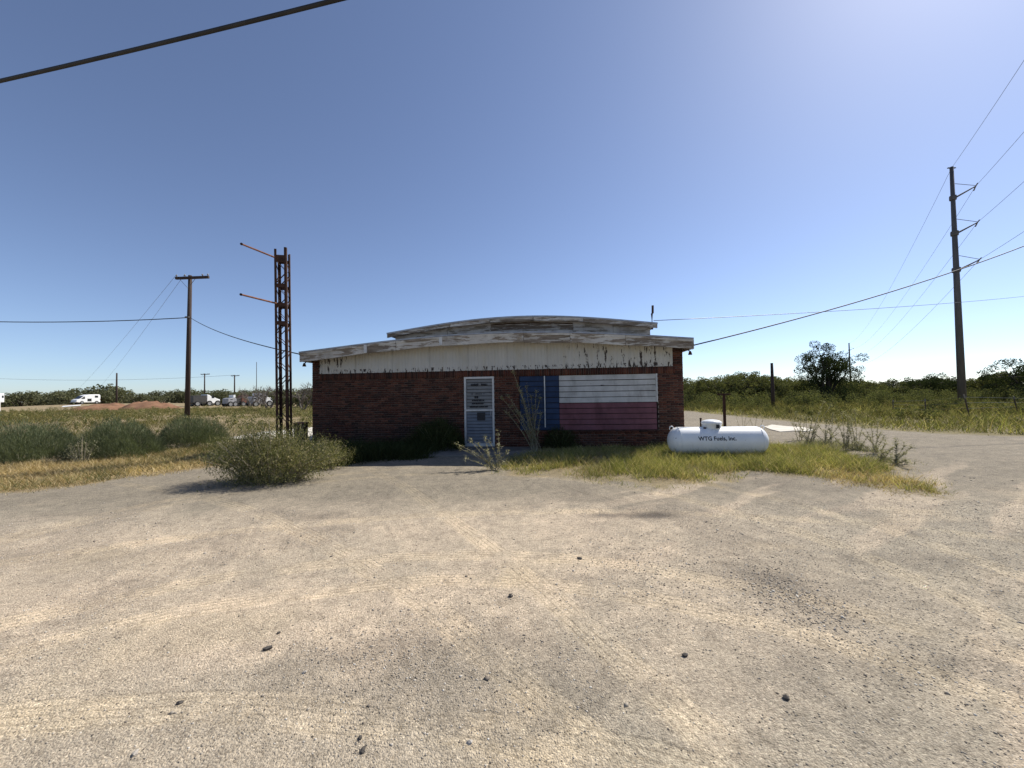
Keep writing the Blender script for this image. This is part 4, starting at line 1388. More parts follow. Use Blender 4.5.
vehicle('hooded_truck', 'grey cab truck with bright white sloping hood facing right behind the tower', 'truck', (a_[0], WY_, gz(a_[0], WY_) - 0.1), 0,
        [(0, 0.5), (q(265), 0.5), (q(265), h4(264, 396.8)), (q(257), h4(257, 395.4)), (q(255.8), h4(255, 398)), (0, h4(251, 398.6))], 2.2, 'van_grey',
        [[(q(257.5), h4(258, 398.6)), (q(264), h4(264, 398.6)), (q(264), h4(264, 397.3)), (q(257.5), h4(258, 396.8))], [(q(251), 1.2), (q(254), 1.2), (q(254), h4(252, 399.4)), (q(251), h4(252, 399.4))]],
        [(q(253), 0.48), (q(269), 0.48)], [])
kq = math.cos(math.atan2(-a_[0], WY_)) * 0.86
q = lambda u: (at(u, 400, WY_)[0] - a_[0]) * kq
hv = [o_ for o_ in COL.objects if o_.name.startswith('hooded_truck')][0]
MB().prism([(q(265.1), 0.55), (q(272.8), 0.55), (q(272.8), 1.15), (q(271.5), 1.4), (q(268), h4(268, 399)), (q(265.1), h4(265, 396.6))], -1.05, 1.05).build('hood', M['van_white'], hv, bevel=0.06)
MB().box(q(255.9), q(257.4), -1.0, 1.0, h4(256, 397.5), h4(256, 395.2)).build('roof_fairing', M['van_white'], hv, bevel=0.03)
MB().box(q(270.6), q(271.9), -1.062, -1.052, 1.0, 1.25).build('headlight', M['glass'], hv)

# red dirt mounds by the wreck
def mound(label, u0_, u1_, vtop, Y, seed, dep=2.2):
    a, b = at(u0_, 400, Y)[0], at(u1_, 400, Y)[0]
    h = float(at((u0_ + u1_) / 2, vtop, Y)[2])
    n1, n2 = 44, 24
    X, Yg = np.meshgrid(np.linspace(-1, 1, n1), np.linspace(-1, 1, n2))
    rr = np.sqrt(X ** 2 + Yg ** 2)
    wx, wy = (a + b) / 2 + X * (b - a) / 2, Y + Yg * dep
    nz = fbm(X * 3.2 * (b - a) / 5 + seed, Yg * 3 + seed, seed, 4)
    Z = np.clip(1 - rr ** 2, -0.12, 1) * h * (0.35 + 1.25 * nz) - 0.05
    i_ = (np.arange(n2 - 1)[:, None] * n1 + np.arange(n1 - 1)[None]).ravel()
    o = np_obj('dirt_mound', np.stack([wx.ravel() - (a + b) / 2, wy.ravel() - Y, Z.ravel()], 1), np.stack([i_, i_ + 1, i_ + n1 + 1, i_ + n1], 1), M['red_dirt'])
    o.location = ((a + b) / 2, Y, gz((a + b) / 2, Y))
    o.data.polygons.foreach_set('use_smooth', [True] * len(o.data.polygons))
    return tag(o, label, 'dirt mound')


mound('low weedy reddish dirt mound in front of the white van wreck', 76, 132, 404.6, 60, 3, 4)
mound('reddish dirt heap in the left field right of the van wreck', 122, 178, 401.8, 62, 5, 4)

# ------------------------------------------------------------------ vegetation
def grass_patch(name, poly, n, hmin, hmax, wid, mat, label, catg, clump=1.2, thr=0.35, parent=None, lean=0.45, edge=0.25, hfun=None):
    cen = poly.mean(0)
    big = cen + (poly - cen) * (1 + 1.2 * edge / np.linalg.norm(poly - cen, axis=1, keepdims=True))
    q = scatter_poly(big, n)
    d = sdist(q[:, 0], q[:, 1], poly)
    k = fbm(q[:, 0] * clump, q[:, 1] * clump, 81, 4)
    k2 = fbm(q[:, 0] * 1.7, q[:, 1] * 1.7, 83, 4)
    d = d + (k2 - 0.5) * edge * 3.2
    dens = sstep(thr - 0.15, thr + 0.15, k) * (0.12 * sstep(-edge, 0, d) + 0.88 * sstep(-0.2 * edge, edge, d))
    keep = rng.uniform(0, 1, n) < dens
    q, k, d = q[keep], k[keep], d[keep]
    n = len(q)
    z = ground_z(q[:, 0], q[:, 1]) - 0.01
    hgt = (hmin + (hmax - hmin) * rng.beta(1.6, 2.2, n)) * (0.55 + 0.9 * k) * (0.40 + 0.60 * sstep(-0.3 * edge, edge * 1.6, d))
    if hfun is not None:
        hgt = hgt * hfun(q[:, 0], q[:, 1])
    dirs = np.stack([rng.normal(0, lean, n), rng.normal(0, lean, n), np.ones(n)], 1)
    V, Fs = blades(np.stack([q[:, 0], q[:, 1], z], 1), dirs, hgt, wid * rng.uniform(0.6, 1.4, n), 0.5, 2)
    o = np_obj(name, V, Fs, M[mat], parent)
    return tag(o, label, catg, kind='stuff')


grass_patch('grass_straw', GRASS, 15000, 0.08, 0.40, 0.008, 'drygrass', 'pale dry straws standing in the grass island', 'grass', 1.3, 0.44, edge=0.5)
grass_patch('grass', GRASS, 78000, 0.05, 0.40, 0.010, 'grass', 'green and yellow grass island in front of the mural and tank', 'grass', 1.9, 0.40, edge=0.42)
gp = gpoly([(840, 464), (880, 464), (915, 478), (945, 495), (905, 500), (860, 488), (820, 484)])
TG = gpoly([(655, 450), (700, 450), (775, 451), (790, 459), (720, 463), (650, 460)])
grass_patch('tank_grass', TG, 9000, 0.12, 0.36, 0.009, 'grass', 'taller grass brushing the underside of the white tank', 'grass', 1.6, 0.30)
grass_patch('sparse_grass', gp, 5000, 0.05, 0.16, 0.009, 'drygrass', 'sparse orange dry grass at the right tip of the grass island', 'grass', 1.5, 0.42)
grass_patch('dry_grass', DRYSTRIP, 60000, 0.06, 0.24, 0.011, 'drygrass', 'strip of yellow dry grass along the left edge of the lot', 'grass', 1.0, 0.34, edge=0.35)
grass_patch('green_undergrowth', DRYSTRIP, 14000, 0.06, 0.26, 0.012, 'shrub', 'green weeds mixed through the dry grass strip at left', 'weeds', 0.7, 0.52, edge=0.3)
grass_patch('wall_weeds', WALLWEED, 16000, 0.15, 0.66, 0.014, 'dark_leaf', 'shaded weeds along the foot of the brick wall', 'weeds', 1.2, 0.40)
GF = gpoly([(285, 466), (352, 463), (345, 452), (300, 448), (285, 452)])
grass_patch('tower_grass', GF, 9000, 0.15, 0.48, 0.011, 'grass', 'bright tall grass between the shrub and the brick wall', 'grass', 1.2, 0.3)
GB = np.array([bw(7.0, -0.05)[:2], bw(11.0, -0.05)[:2], bw(11.0, -0.9)[:2], bw(7.0, -0.9)[:2]])
grass_patch('mural_weeds', GB, 6000, 0.08, 0.26, 0.011, 'grass', 'shaded grass right under the flag mural', 'grass', 1.1, 0.38)
# mid-field weeds
FN = np.array([(-75, 15), (-11, 15), (-8.2, 17.2), (-7.6, 24), (-9, 60), (-75, 60)])
grass_patch('field_weeds', FN, 120000, 0.10, 0.50, 0.030, 'weeds', 'yellow green weeds covering the field at left', 'weeds', 0.28, 0.44, edge=1.0, hfun=lambda x, y: 0.25 + 2.6 * fbm(x * 0.7, y * 0.7, 95, 4) ** 2)
SW = gpoly([(140, 452), (300, 441), (285, 455), (240, 462), (150, 462)])
grass_patch('tower_weeds', SW, 9000, 0.08, 0.35, 0.012, 'weeds', 'thin weeds behind the big shrub', 'weeds', 0.9, 0.45)
BEH = np.array([(-11, 19.6), (-5.5, 20.5), (-3, 30), (-3, 55), (-14, 55)])
grass_patch('apron_weeds', BEH, 26000, 0.15, 0.6, 0.03, 'weeds', 'weeds growing beyond the concrete apron', 'weeds', 0.4, 0.38, edge=0.8)
VN = np.array([(14.2, 31), (14.0, 25), (14.0, 19), (14.7, 13.7), (17, 12.2), (34, 12.0), (60, 16), (60, 60), (8, 50), (9, 35)])
rough = lambda x, y: 0.18 + 0.8 * 1.9 * fbm(x * 0.8, y * 0.8, 91, 4) ** 2 * 1.6
grass_patch('verge_weeds', VN, 70000, 0.12, 0.60, 0.024, 'grass', 'tall green and yellow weeds on the right verge', 'weeds', 0.35, 0.36, edge=0.5, hfun=rough)
grass_patch('verge_brush', VN, 130000, 0.12, 0.75, 0.022, 'weeds', 'brown and olive weeds mixed through the right verge', 'weeds', 0.5, 0.40, edge=0.6, hfun=rough)


def brush(name, label, poly, clumps, hr, leaves, lsize, mat):
    """knee-high leafy weed clumps"""
    q = scatter_poly(poly, clumps)
    k = fbm(q[:, 0] * 0.3, q[:, 1] * 0.3, 93, 3)
    q = q[k > 0.42]
    P = []
    for x, y in q:
        h_ = random.uniform(*hr)
        w_ = h_ * random.uniform(0.5, 1.1)
        d = rng.normal(size=(leaves, 3))
        d /= np.linalg.norm(d, axis=1, keepdims=True)
        p = d * rng.uniform(0.2, 1, (leaves, 1)) ** 0.5 * np.array([w_ / 2, w_ / 2, h_ / 2]) * rng.uniform(0.7, 1.25, (leaves, 1))
        p[:, 2] = np.abs(p[:, 2] + h_ * 0.45)
        P.append(p + np.array([x, y, gz(x, y)]))
    P = np.concatenate(P)
    V, Fs = leaf_quads(P, lsize * rng.uniform(0.5, 1.5, len(P)))
    return tag(np_obj(name, V, Fs, M[mat]), label, 'weeds', kind='stuff')


BR = np.array([(14.5, 34), (15.5, 22), (19, 17), (60, 22), (60, 60), (10, 52)])
brush('verge_clumps', 'leafy weed clumps in front of the right treeline', BR, 560, (0.3, 0.95), 150, 0.085, 'mesquite')
BR3 = np.array([(9, 34), (20, 33), (60, 34), (60, 48), (9, 46)])
brush('treeline_brush', 'head-high leafy brush along the foot of the right treeline', BR3, 420, (0.7, 1.9), 260, 0.11, 'mesquite')
BR2 = np.array([(16, 30), (20, 19), (60, 24), (60, 45), (18, 45)])
brush('dry_clumps', 'brownish dry weed clumps along the wire fence', BR2, 900, (0.25, 0.75), 110, 0.08, 'weeds')
BF = np.array([(-70, 19), (-14, 19), (-9, 24), (-8, 60), (-80, 60)])
brush('field_clumps', 'leafy weed clumps scattered over the left field', BF, 1100, (0.25, 0.8), 90, 0.085, 'shrub')
GWP = gpoly([(790, 446), (800, 440), (850, 444), (890, 454), (920, 466), (905, 470), (870, 460), (820, 452)])
grass_patch('weed_litter', GWP, 7000, 0.08, 0.34, 0.010, 'silver', 'low grey straw and sprouts under the grey weed clump', 'weeds', 1.4, 0.42)
DR = gpoly([(690, 436), (705, 420), (735, 428), (770, 438), (765, 446), (690, 446)])
grass_patch('drive_grass', DR, 5000, 0.08, 0.22, 0.012, 'grass', 'low grass between the tank and the gravel drive', 'grass', 0.9, 0.42)


def feather_bush(label, u, vbase, wpx, hpx, n, mat='kochia', group=None, Y=None, name='green_bush', sq=0.8):
    g = gnd(u, vbase)
    Y = g[1]
    sc_ = Y / F_PX
    W, H = wpx * sc_ / 2, hpx * sc_
    r_ = root(name, label, 'bush', (g[0], Y + W * sq * 0.6, 0), 0, group)
    th = rng.uniform(0, 2 * np.pi, n)
    rad = np.sqrt(rng.uniform(0, 1, n)) * 1.0
    el = rng.uniform(0.05, 1.0, n)
    lump = 0.62 + 0.72 * fbm(np.cos(th) * 2.2 + rad * 1.5 + u, np.sin(th) * 2.2 + el, int(u) % 90, 3)
    px, py = np.cos(th) * rad, np.sin(th) * rad
    hz = np.sqrt(np.clip(1.02 - rad ** 2, 0, 1))
    z = hz * el ** 0.95 * lump * 0.95
    pos = np.stack([px * W * lump, py * W * sq * lump, z * H * 0.88 + 0.02], 1)
    dirs = np.stack([px * 0.8 + rng.normal(0, 0.4, n), py * 0.8 + rng.normal(0, 0.4, n), 0.7 + hz * 0.6 + rng.normal(0, 0.3, n)], 1)
    V, Fs = blades(pos, dirs, rng.uniform(0.05, 0.15, n) * min(1.0, H / 0.8), 0.0085, 0.10, 2, 0.35)
    np_obj('foliage', V, Fs, M[mat], r_)
    mb = MB()
    for i in range(9):
        a = i * 0.7
        mb.tube([(0, 0, -0.05), (math.cos(a) * W * 0.35, math.sin(a) * W * 0.3, H * 0.4), (math.cos(a) * W * 0.62, math.sin(a) * W * 0.5, H * 0.68)], [0.02, 0.012, 0.005], 5)
    mb.build('stems', M['greenstem'], r_)
    return r_


feather_bush('large feathery grey-green bush at the far left', -16, 467, 116, 46, 28000)
feather_bush('middle feathery grey-green bush of the left row', 97, 461, 82, 43, 26000)
feather_bush('right feathery grey-green bush of the left row near the pole', 181, 449, 66, 34, 20000)
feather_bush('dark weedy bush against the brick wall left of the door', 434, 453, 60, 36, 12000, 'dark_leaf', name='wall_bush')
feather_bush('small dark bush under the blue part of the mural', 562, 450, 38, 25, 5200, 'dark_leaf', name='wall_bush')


def leafy_shrub(name, label, u, vbase, wpx, hpx, n, mat, stems=26, lsize=0.035, sq=0.6, yback=0.0):
    g = gnd(u, vbase)
    sc_ = g[1] / F_PX
    W, H = wpx * sc_ / 2, hpx * sc_
    r_ = root(name, label, 'shrub', (g[0], g[1] + W * sq * 0.7 + yback, 0))
    mb = MB()
    P = []
    for i in range(stems):
        a = random.uniform(0, 6.283)
        rr = math.sqrt(random.random())
        tx_, ty_ = math.cos(a) * rr * W, math.sin(a) * rr * W * sq
        hh = H * (0.45 + 0.62 * (1 - rr ** 1.7)) * random.uniform(0.65, 1.08)
        bx_, by_ = tx_ * 0.35, ty_ * 0.35
        mid = (bx_ + (tx_ - bx_) * 0.45, by_ + (ty_ - by_) * 0.45, hh * 0.6)
        mb.tube([(bx_, by_, -0.03), mid, (tx_, ty_, hh)], [0.009, 0.006, 0.003], 4)
        pts = np.array([(bx_, by_, 0), mid, (tx_, ty_, hh)])
        for _ in range(n // stems):
            s = random.random() ** 0.8 * 2
            k_ = min(int(s), 1)
            p = pts[k_] * (1 - (s - k_)) + pts[k_ + 1] * (s - k_)
            sp_ = 0.06 + 0.085 * (1 - s / 2) * W
            P.append(p + np.array([random.gauss(0, sp_ * 1.5), random.gauss(0, sp_ * 1.5), random.gauss(0, sp_)]))
    P = np.array(P)
    P[:, 2] = np.abs(P[:, 2]) + 0.01
    V1 = leaf_quads(P, lsize * rng.uniform(0.5, 1.4, len(P)))
    k_ = len(P) // 3
    d_ = np.stack([rng.normal(0, .5, k_), rng.normal(0, .5, k_), np.ones(k_)], 1)
    V2 = blades(P[:k_], d_, rng.uniform(0.05, 0.16, k_), 0.007, 0.3, 2)
    V, Fs = cat([V1, V2])
    np_obj('foliage', V, Fs, M[mat], r_)
    mb.build('stems', M['drystem'], r_)
    return r_


leafy_shrub('leafy_shrub', 'wide leafy green shrub spreading in front of the lattice tower', 254, 487, 146, 61, 22000, 'shrub', 130, 0.030, 0.5)
leafy_shrub('leafy_shrub', 'straggly green shrub at the right foot of the lattice tower', 318, 470, 56, 30, 4500, 'shrub', 40, 0.03, 0.6)
leafy_shrub('straw_shrub', 'loose straw-coloured weed bush at the left foot of the tower', 238, 462, 84, 30, 5200, 'shrub', 60, 0.03, 0.6)
leafy_shrub('straw_shrub', 'upright thin weed bush right behind the tower foot', 292, 455, 46, 34, 2600, 'shrub', 40, 0.03, 0.6)
leafy_shrub('young_shrub', 'pale sprouting weed in front of the left bush row', 92, 463, 26, 26, 700, 'silver', 16, 0.028, 0.5, -0.35)


def stalk_plant(label, base, stems, mat='silver', leafn=26, lsize=0.045, group=None, name='stalk_plant', stemmat='drystem', rad=0.008):
    """stems: list of pixel-free tip offsets (dx, dy, h)"""
    r_ = root(name, label, 'plant', (base[0], base[1], gz(base[0], base[1]) - 0.01), 0, group)
    mb = MB()
    P, D = [], []
    for (dx_, dy_, h_) in stems:
        b0 = np.array([random.gauss(0, 0.06), random.gauss(0, 0.05), -0.03])
        t_ = np.array([dx_, dy_, h_])
        c_ = b0 + (t_ - b0) * np.array([0.35, 0.35, 0.55])
        pts = [(1 - s) ** 2 * b0 + 2 * s * (1 - s) * c_ + s * s * t_ for s in np.linspace(0, 1, 7)]
        mb.tube(pts, list(np.linspace(rad, rad * 0.35, 7)), 5)
        for _ in range(leafn):
            s = random.uniform(0.12, 1.0)
            p = (1 - s) ** 2 * b0 + 2 * s * (1 - s) * c_ + s * s * t_
            P.append(p)
            a = random.uniform(0, 6.283)
            D.append((math.cos(a), math.sin(a), random.uniform(0.1, 1.3)))
        for _ in range(leafn // 3):
            P.append(t_ + np.array([random.gauss(0, 0.022), random.gauss(0, 0.022), random.gauss(0, 0.035)]))
            a = random.uniform(0, 6.283)
            D.append((math.cos(a), math.sin(a), random.uniform(-0.2, 1)))
    V, Fs = blades(np.array(P), np.array(D), lsize * rng.uniform(0.6, 1.5, len(P)), lsize * 0.33, 0.35, 2, 0.2)
    np_obj('leaves', V, Fs, M[mat], r_)
    mb.build('stems', M[stemmat], r_)
    return r_


def stems_px(base, Y, tips, dy=0.25):
    out = []
    for (u, v) in tips:
        y_ = Y + random.uniform(-dy, dy)
        p = at(u, v, y_)
        out.append((p[0] - base[0], y_ - base[1], max(0.05, p[2])))
    return out


bp = bw(6.95, -0.62)
random.seed(21)
stalk_plant('tall pale stalky weed leaning in front of the blue mural', bp,
            stems_px(bp, bp[1], [(502, 398), (508, 396), (513, 372), (517, 386), (521, 391), (526, 387), (531, 396), (536, 392), (540, 398), (512, 405), (506, 412), (523, 402), (533, 408), (518, 412), (527, 416), (541, 414)]), leafn=110, lsize=0.07, rad=0.008)
bp = gnd(497, 470)
stalk_plant('low sprawling silvery weed growing at the end of the stoop', bp,
            stems_px(bp, bp[1], [(456, 443), (460, 448), (470, 440), (478, 444), (485, 438), (490, 441), (498, 433), (499, 445), (507, 452), (481, 456), (474, 452), (504, 462), (466, 458), (488, 452)], 0.2), leafn=60, lsize=0.055, rad=0.006)
wn_ = ['second', 'third', 'fourth', 'fifth', 'sixth', 'seventh', 'last', 'first']
for iw, (u, v, tips) in enumerate(((812, 444, [(800, 426), (806, 420), (813, 416), (819, 424), (824, 418)]), (826, 447, [(818, 428), (826, 422), (833, 421), (839, 426), (830, 432)]),
                     (842, 450, [(836, 430), (842, 424), (848, 427), (853, 428)]), (857, 452, [(848, 431), (855, 426), (863, 428), (868, 436)]),
                     (871, 456, [(864, 438), (871, 434), (878, 436), (884, 441)]), (884, 462, [(876, 446), (885, 443), (893, 447)]), (898, 463, [(896, 440), (905, 446), (912, 448)]),
                     (800, 440, [(796, 424), (801, 421), (806, 428)]))):
    bp = gnd(u + random.uniform(-5, 5), v + random.uniform(-4, 3))
    tips = [(a, b - random.choice((0, 3, 7, 11, 16)) * (u < 875)) for a, b in tips]
    stalk_plant(wn_[iw] + ' grey weed from the left in the clump right of the tank', bp, stems_px(bp, bp[1], tips + [(a + random.uniform(-9, 9), b + random.uniform(3, 15)) for a, b in tips], 0.3), leafn=80, lsize=0.055, group='grey weeds right of the tank', name='grey_weed', rad=0.006)
for (u, v, tips) in ((742, 434, [(736, 416), (741, 411), (746, 415), (750, 420)]), (756, 436, [(750, 419), (757, 413), (763, 420), (768, 426)])):
    bp = gnd(u, v)
    stalk_plant('pale dry weed behind the tank, ' + ('nearer the steel post' if u < 750 else 'nearer the right tank end'), bp, stems_px(bp, bp[1], tips, 0.2), leafn=24, lsize=0.05, group='dry weeds behind the tank', name='dry_weed', rad=0.007)
for (u, v), ww_ in (((232, 446), 'left'), ((248, 444), 'middle'), ((268, 447), 'right')):
    bp = gnd(u, v + 8)
    stalk_plant(ww_ + ' tall thin weed rising from the big shrub by the tower', bp, stems_px(bp, bp[1], [(u - 6, v - 16), (u - 1, v - 24), (u + 5, v - 18), (u + 9, v - 10)], 0.2), leafn=22, lsize=0.05, group='tall weeds in the big shrub', name='tall_weed', rad=0.006, mat='shrub')


# trees -----------------------------------------------------------------
def crown_points(n, blobs, r):
    out = []
    w = np.array([b[3] ** 2 for b in blobs])
    cnt = (n * w / w.sum()).astype(int) + 1
    for b, c_ in zip(blobs, cnt):
        d = r.normal(size=(c_, 3))
        d /= np.linalg.norm(d, axis=1, keepdims=True)
        rr = b[3] * r.uniform(0.25, 1.0, (c_, 1)) ** 0.45
        p = np.array(b[:3]) + d * rr * np.array([1, 1, 0.78])
        out.append(p)
    return np.concatenate(out)


def tree_meshes(seed, h, w, n, lsize, mat, nblob=26, spread=0.85, low=0.12, gap=1.0, barkmat='bark', limbs=9):
    """crown and trunk meshes for one multi-stemmed tree with its base at the origin"""
    r = np.random.default_rng(seed)
    mb = MB()
    blobs = []
    for i in range(limbs):
        a = i * 2.4 + r.uniform(-0.5, 0.5)
        rr = w * 0.5 * spread * math.sqrt((i + 0.5) / limbs)
        top = np.array([math.cos(a) * rr, math.sin(a) * rr, h * (0.55 + 0.36 * (1 - (rr / (w * 0.5)) ** 2)) * r.uniform(0.82, 1.06)])
        mid = top * np.array([0.4, 0.4, 0.5]) + r.normal(0, 0.04 * h, 3)
        b0 = np.array([r.normal(0, 0.03 * w), r.normal(0, 0.03 * w), -0.15])
        mb.tube([b0, mid, (mid + top) / 2 + r.normal(0, 0.03 * h, 3), top], [0.022 * h, 0.015 * h, 0.009 * h, 0.003 * h], 6)
        for k_ in range(4):
            s0 = r.uniform(0.3, 0.95)
            p0 = mid * (1 - s0) + top * s0
            p1 = p0 + r.normal(0, 1, 3) * np.array([0.13 * w, 0.13 * w, 0.09 * h])
            p1[2] = max(p1[2], low * h)
            mb.tube([p0, (p0 + p1) / 2 + r.normal(0, 0.015 * h, 3), p1], [0.008 * h, 0.005 * h, 0.002 * h], 5)
            blobs.append((*p1, w * r.uniform(0.055, 0.12) * gap))
        blobs.append((*top, w * r.uniform(0.07, 0.13) * gap))
    for i in range(nblob):
        a = r.uniform(0, 6.283)
        rr = w * 0.47 * math.sqrt(r.uniform(0, 1))
        z_ = h * (low + (0.86 - low) * r.uniform(0, 1) * (1 - 0.45 * (rr / (w * 0.5)) ** 2))
        blobs.append((math.cos(a) * rr, math.sin(a) * rr, z_, w * r.uniform(0.05, 0.115) * gap))
    P = crown_points(n, blobs, r)
    P[:, 2] = np.maximum(P[:, 2], 0.03 * h)
    V, Fs = leaf_quads(P, lsize * r.uniform(0.55, 1.5, len(P)))
    cm = np_mesh('crown', V, Fs)
    cm.materials.append(M[mat])
    tm = mb.mesh('trunk', M[barkmat], True)
    return cm, tm


def place_tree(name, label, meshes, x, y, s, sz=None, rz=0.0, group=None):
    r_ = root(name, label, 'tree', (x, y, gz(x, y)), rz, group)
    r_.scale = (s, s, sz or s)
    for nm, me_ in zip(('crown', 'trunk'), meshes):
        link(bpy.data.objects.new(nm, me_), r_)
    return r_


random.seed(99)
nearv = [tree_meshes(100 + i, 3.4, 4.6, 9000, 0.13, 'mesquite', 40, 0.85, 0.06, 1.0) for i in range(5)]
darkv = [tree_meshes(140 + i, 3.4, 4.8, 8000, 0.13, 'dark_leaf', 40, 0.85, 0.05, 1.0) for i in range(2)]
farv = [tree_meshes(200 + i, 4.0, 6.5, 2600, 0.30, 'far_leaf', 30, 0.9, 0.03, 1.15) for i in range(5)]
# right treeline: position by column, height by skyline
right = [(690, 380, 44), (704, 379, 47), (718, 376, 45), (731, 373, 48), (745, 372, 46), (757, 374, 48), (770, 378, 45), (783, 376, 49), (797, 380, 46), (872, 384, 52), (886, 386, 55), (868, 380, 47),
         (899, 386, 54), (913, 381, 52), (926, 376, 46), (938, 374, 48), (949, 377, 50), (975, 379, 52), (986, 376, 46), (997, 371, 44), (846, 380, 45), (832, 380, 50)]
right.sort()
ORD = ['first', 'second', 'third', 'fourth', 'fifth', 'sixth', 'seventh', 'eighth', 'ninth', 'tenth', 'eleventh', 'twelfth', 'thirteenth', 'fourteenth', 'fifteenth', 'sixteenth', 'seventeenth', 'eighteenth', 'nineteenth', 'twentieth', 'twenty-first', 'twenty-second', 'twenty-third']
for i, (u, v, Y) in enumerate(right):
    dark_ = u > 905
    vs_ = darkv if dark_ and i % 3 else nearv
    p = at(u, v, Y)
    h_ = p[2] - gz(p[0], Y)
    s = h_ / 3.4 * 1.02
    place_tree('mesquite_tree', (ORD[i] + ' mesquite rightward from the building, in the dark front treeline by the steel pole') if u > 860 else (ORD[i] + ' green mesquite rightward from the building in the front treeline'), vs_[i % len(vs_)], p[0], Y, s * random.uniform(1.0, 1.25), s, random.uniform(0, 6.28),
               'dark mesquites around the steel pole' if u > 860 else 'mesquites right of the building')
for i, u in enumerate(range(676, 1060, 17)):
    Y = random.uniform(62, 85)
    p = at(u, 380 + random.uniform(-2, 4), Y)
    s = (p[2]) / 4.0
    place_tree('mesquite_tree', 'distant mesquite tree in the back row of the right treeline', farv[i % 5], p[0], Y, s * 1.2, s, random.uniform(0, 6.28), 'back row of the right treeline')
p = at(1020, 355, 37)
place_tree('mesquite_tree', 'tall dark mesquite tree cut by the right edge', tree_meshes(301, float(p[2]), 6.0, 11000, 0.13, 'dark_leaf', 40, 0.85, 0.05, 0.95), p[0] + 0.6, 37, 1.0)
p = at(826, 342, 41)
place_tree('big_tree', 'big dark airy tree standing above the right treeline', tree_meshes(305, float(p[2]) * 0.98, 6.0, 24000, 0.12, 'dark_leaf', 80, 0.72, 0.03, 1.0, limbs=15), p[0], 41, 1.0)
# left treelines
for i, u in enumerate(list(range(-24, 320, 9))):
    Y = random.uniform(105, 150)
    v = 392.5 + random.uniform(-3.0, 3.5) - (u > 170) * 1.0
    p = at(u, v, Y)
    s = max(1.2, (p[2] - gz(p[0], Y))) / 4.0
    place_tree('scrub_tree', 'distant scrub tree on the left skyline', farv[i % 5], p[0], Y, s * random.uniform(1.1, 1.5), s, random.uniform(0, 6.28), 'scrub trees on the left skyline')
for i, (u, v, Y) in enumerate(((99, 384, 118), (109, 387, 120), (70, 389, 122), (212, 392, 88), (226, 391, 90), (242, 391.5, 88), (262, 391, 84), (276, 392, 86), (292, 389, 70), (303, 391, 62), (312, 389, 66), (318, 386, 60))):
    p = at(u, v, Y)
    s = (p[2] - gz(p[0], Y)) / 4.0
    place_tree('field_tree', 'green tree standing behind the field wrecks', farv[(i + 2) % 5], p[0], Y, s * 1.25, s, random.uniform(0, 6.28), 'green trees behind the wrecks')

# bare trees
def bare_tree(label, u, v, Y, seed, w):
    r = random.Random(seed)
    p = at(u, v, Y)
    h_ = float(p[2])
    r_ = root('bare_tree', label, 'tree', (p[0], Y, gz(p[0], Y)))
    mb = MB()
    tw_ = MB()

    def grow(b, d, L, rad, lvl):
        d = d.normalized()
        e = b + d * L
        m_ = (b + e) / 2 + Vector((r.gauss(0, .05), r.gauss(0, .05), r.gauss(0, .03))) * L
        (mb if lvl < 2 else tw_).tube([b, m_, e], [rad, rad * 0.8, rad * 0.6], 5)
        if lvl >= 4:
            return
        for _ in range(3 if lvl else 4):
            nd = d + Vector((r.gauss(0, .6), r.gauss(0, .6), r.gauss(0.08, .35)))
            grow(b + (e - b) * r.uniform(0.6, 1.0), nd, L * r.uniform(0.55, 0.8), rad * 0.58, lvl + 1)
    for i in range(3):
        a = i * 2.1 + r.random()
        grow(Vector((0, 0, -0.1)), Vector((math.cos(a) * w, math.sin(a) * w, 1)), h_ * 0.40, 0.028 * h_, 0)
    mb.build('trunk', M['deadwood'], r_)
    tw_.build('twigs', M['deadwood'], r_)
    return r_


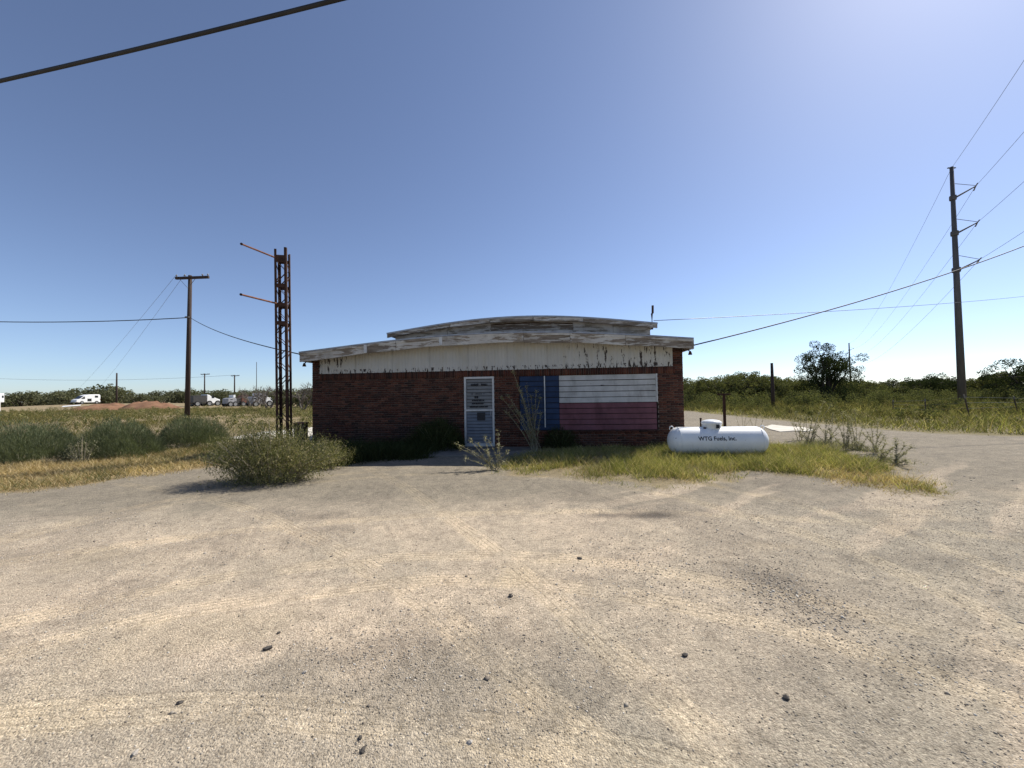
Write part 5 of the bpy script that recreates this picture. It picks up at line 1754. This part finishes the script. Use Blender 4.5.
bare_tree('bare grey branching tree left of the lattice tower', 268, 377, 48, 4, 0.55)
bare_tree('bare grey branching tree between the tower and the building', 303, 377, 46, 9, 0.6)
bare_tree('thin bare shrub rising behind the white-hooded truck', 250, 383, 60, 12, 0.6)

# ------------------------------------------------------------------ stones one can pick out on the lot
rocks = [(268, 649.5, 0.045, 'rock', 'largest dark stone on the sand left of centre foreground'), (278.5, 634, 0.026, 'rock', 'small dark stone just above the largest dark stone'),
         (362.5, 753, 0.032, 'rock', 'dark clod near the bottom edge left of centre'), (360, 739, 0.022, 'rock', 'small dark clod above the one at the bottom edge'),
         (786, 698.5, 0.036, 'rock', 'dark stone on the grey gravel at lower right'), (685.5, 655, 0.036, 'rock', 'dark flat stone right of centre on the lot'),
         (179, 704, 0.026, 'rock', 'dark stone chip at lower left of the lot'), (305, 674, 0.024, 'pale_rock', 'pale stone right of the largest dark stone'),
         (470, 744, 0.026, 'pale_rock', 'pale stone near the bottom edge at centre'), (135, 756, 0.030, 'pale_rock', 'pale stone at the lower left corner area'),
         (511, 598, 0.04, 'rock', 'dark stone in the middle of the sandy lot'), (580, 560, 0.04, 'rock', 'dark stone on the far sandy part of the lot')]
for i, (u, v, s, mt, lab) in enumerate(rocks):
    s *= 0.62
    g = gnd(u, v)
    bm = bmesh.new()
    bmesh.ops.create_icosphere(bm, subdivisions=1, radius=1.0)
    rr = random.Random(i + 40)
    ph = [rr.uniform(0, 6) for _ in range(6)]
    for vv_ in bm.verts:
        c_ = vv_.co
        k_ = 1 + 0.22 * math.sin(3 * c_.x + ph[0]) * math.sin(2.6 * c_.y + ph[1]) + 0.18 * math.sin(4 * c_.z + ph[2] + c_.x * 2) + rr.uniform(-0.22, 0.22)
        vv_.co = Vector((c_.x * k_ * s, c_.y * k_ * s * 0.75, c_.z * k_ * s * 0.62))
    me = bpy.data.meshes.new('rock')
    bm.to_mesh(me)
    bm.free()
    me.materials.append(M[mt])
    o = link(bpy.data.objects.new('rock', me))
    o.location = (g[0], g[1], gz(g[0], g[1]) + s * 0.18)
    o.rotation_euler = (0, 0, rr.uniform(0, 6))
    tag(o, lab, 'stone')
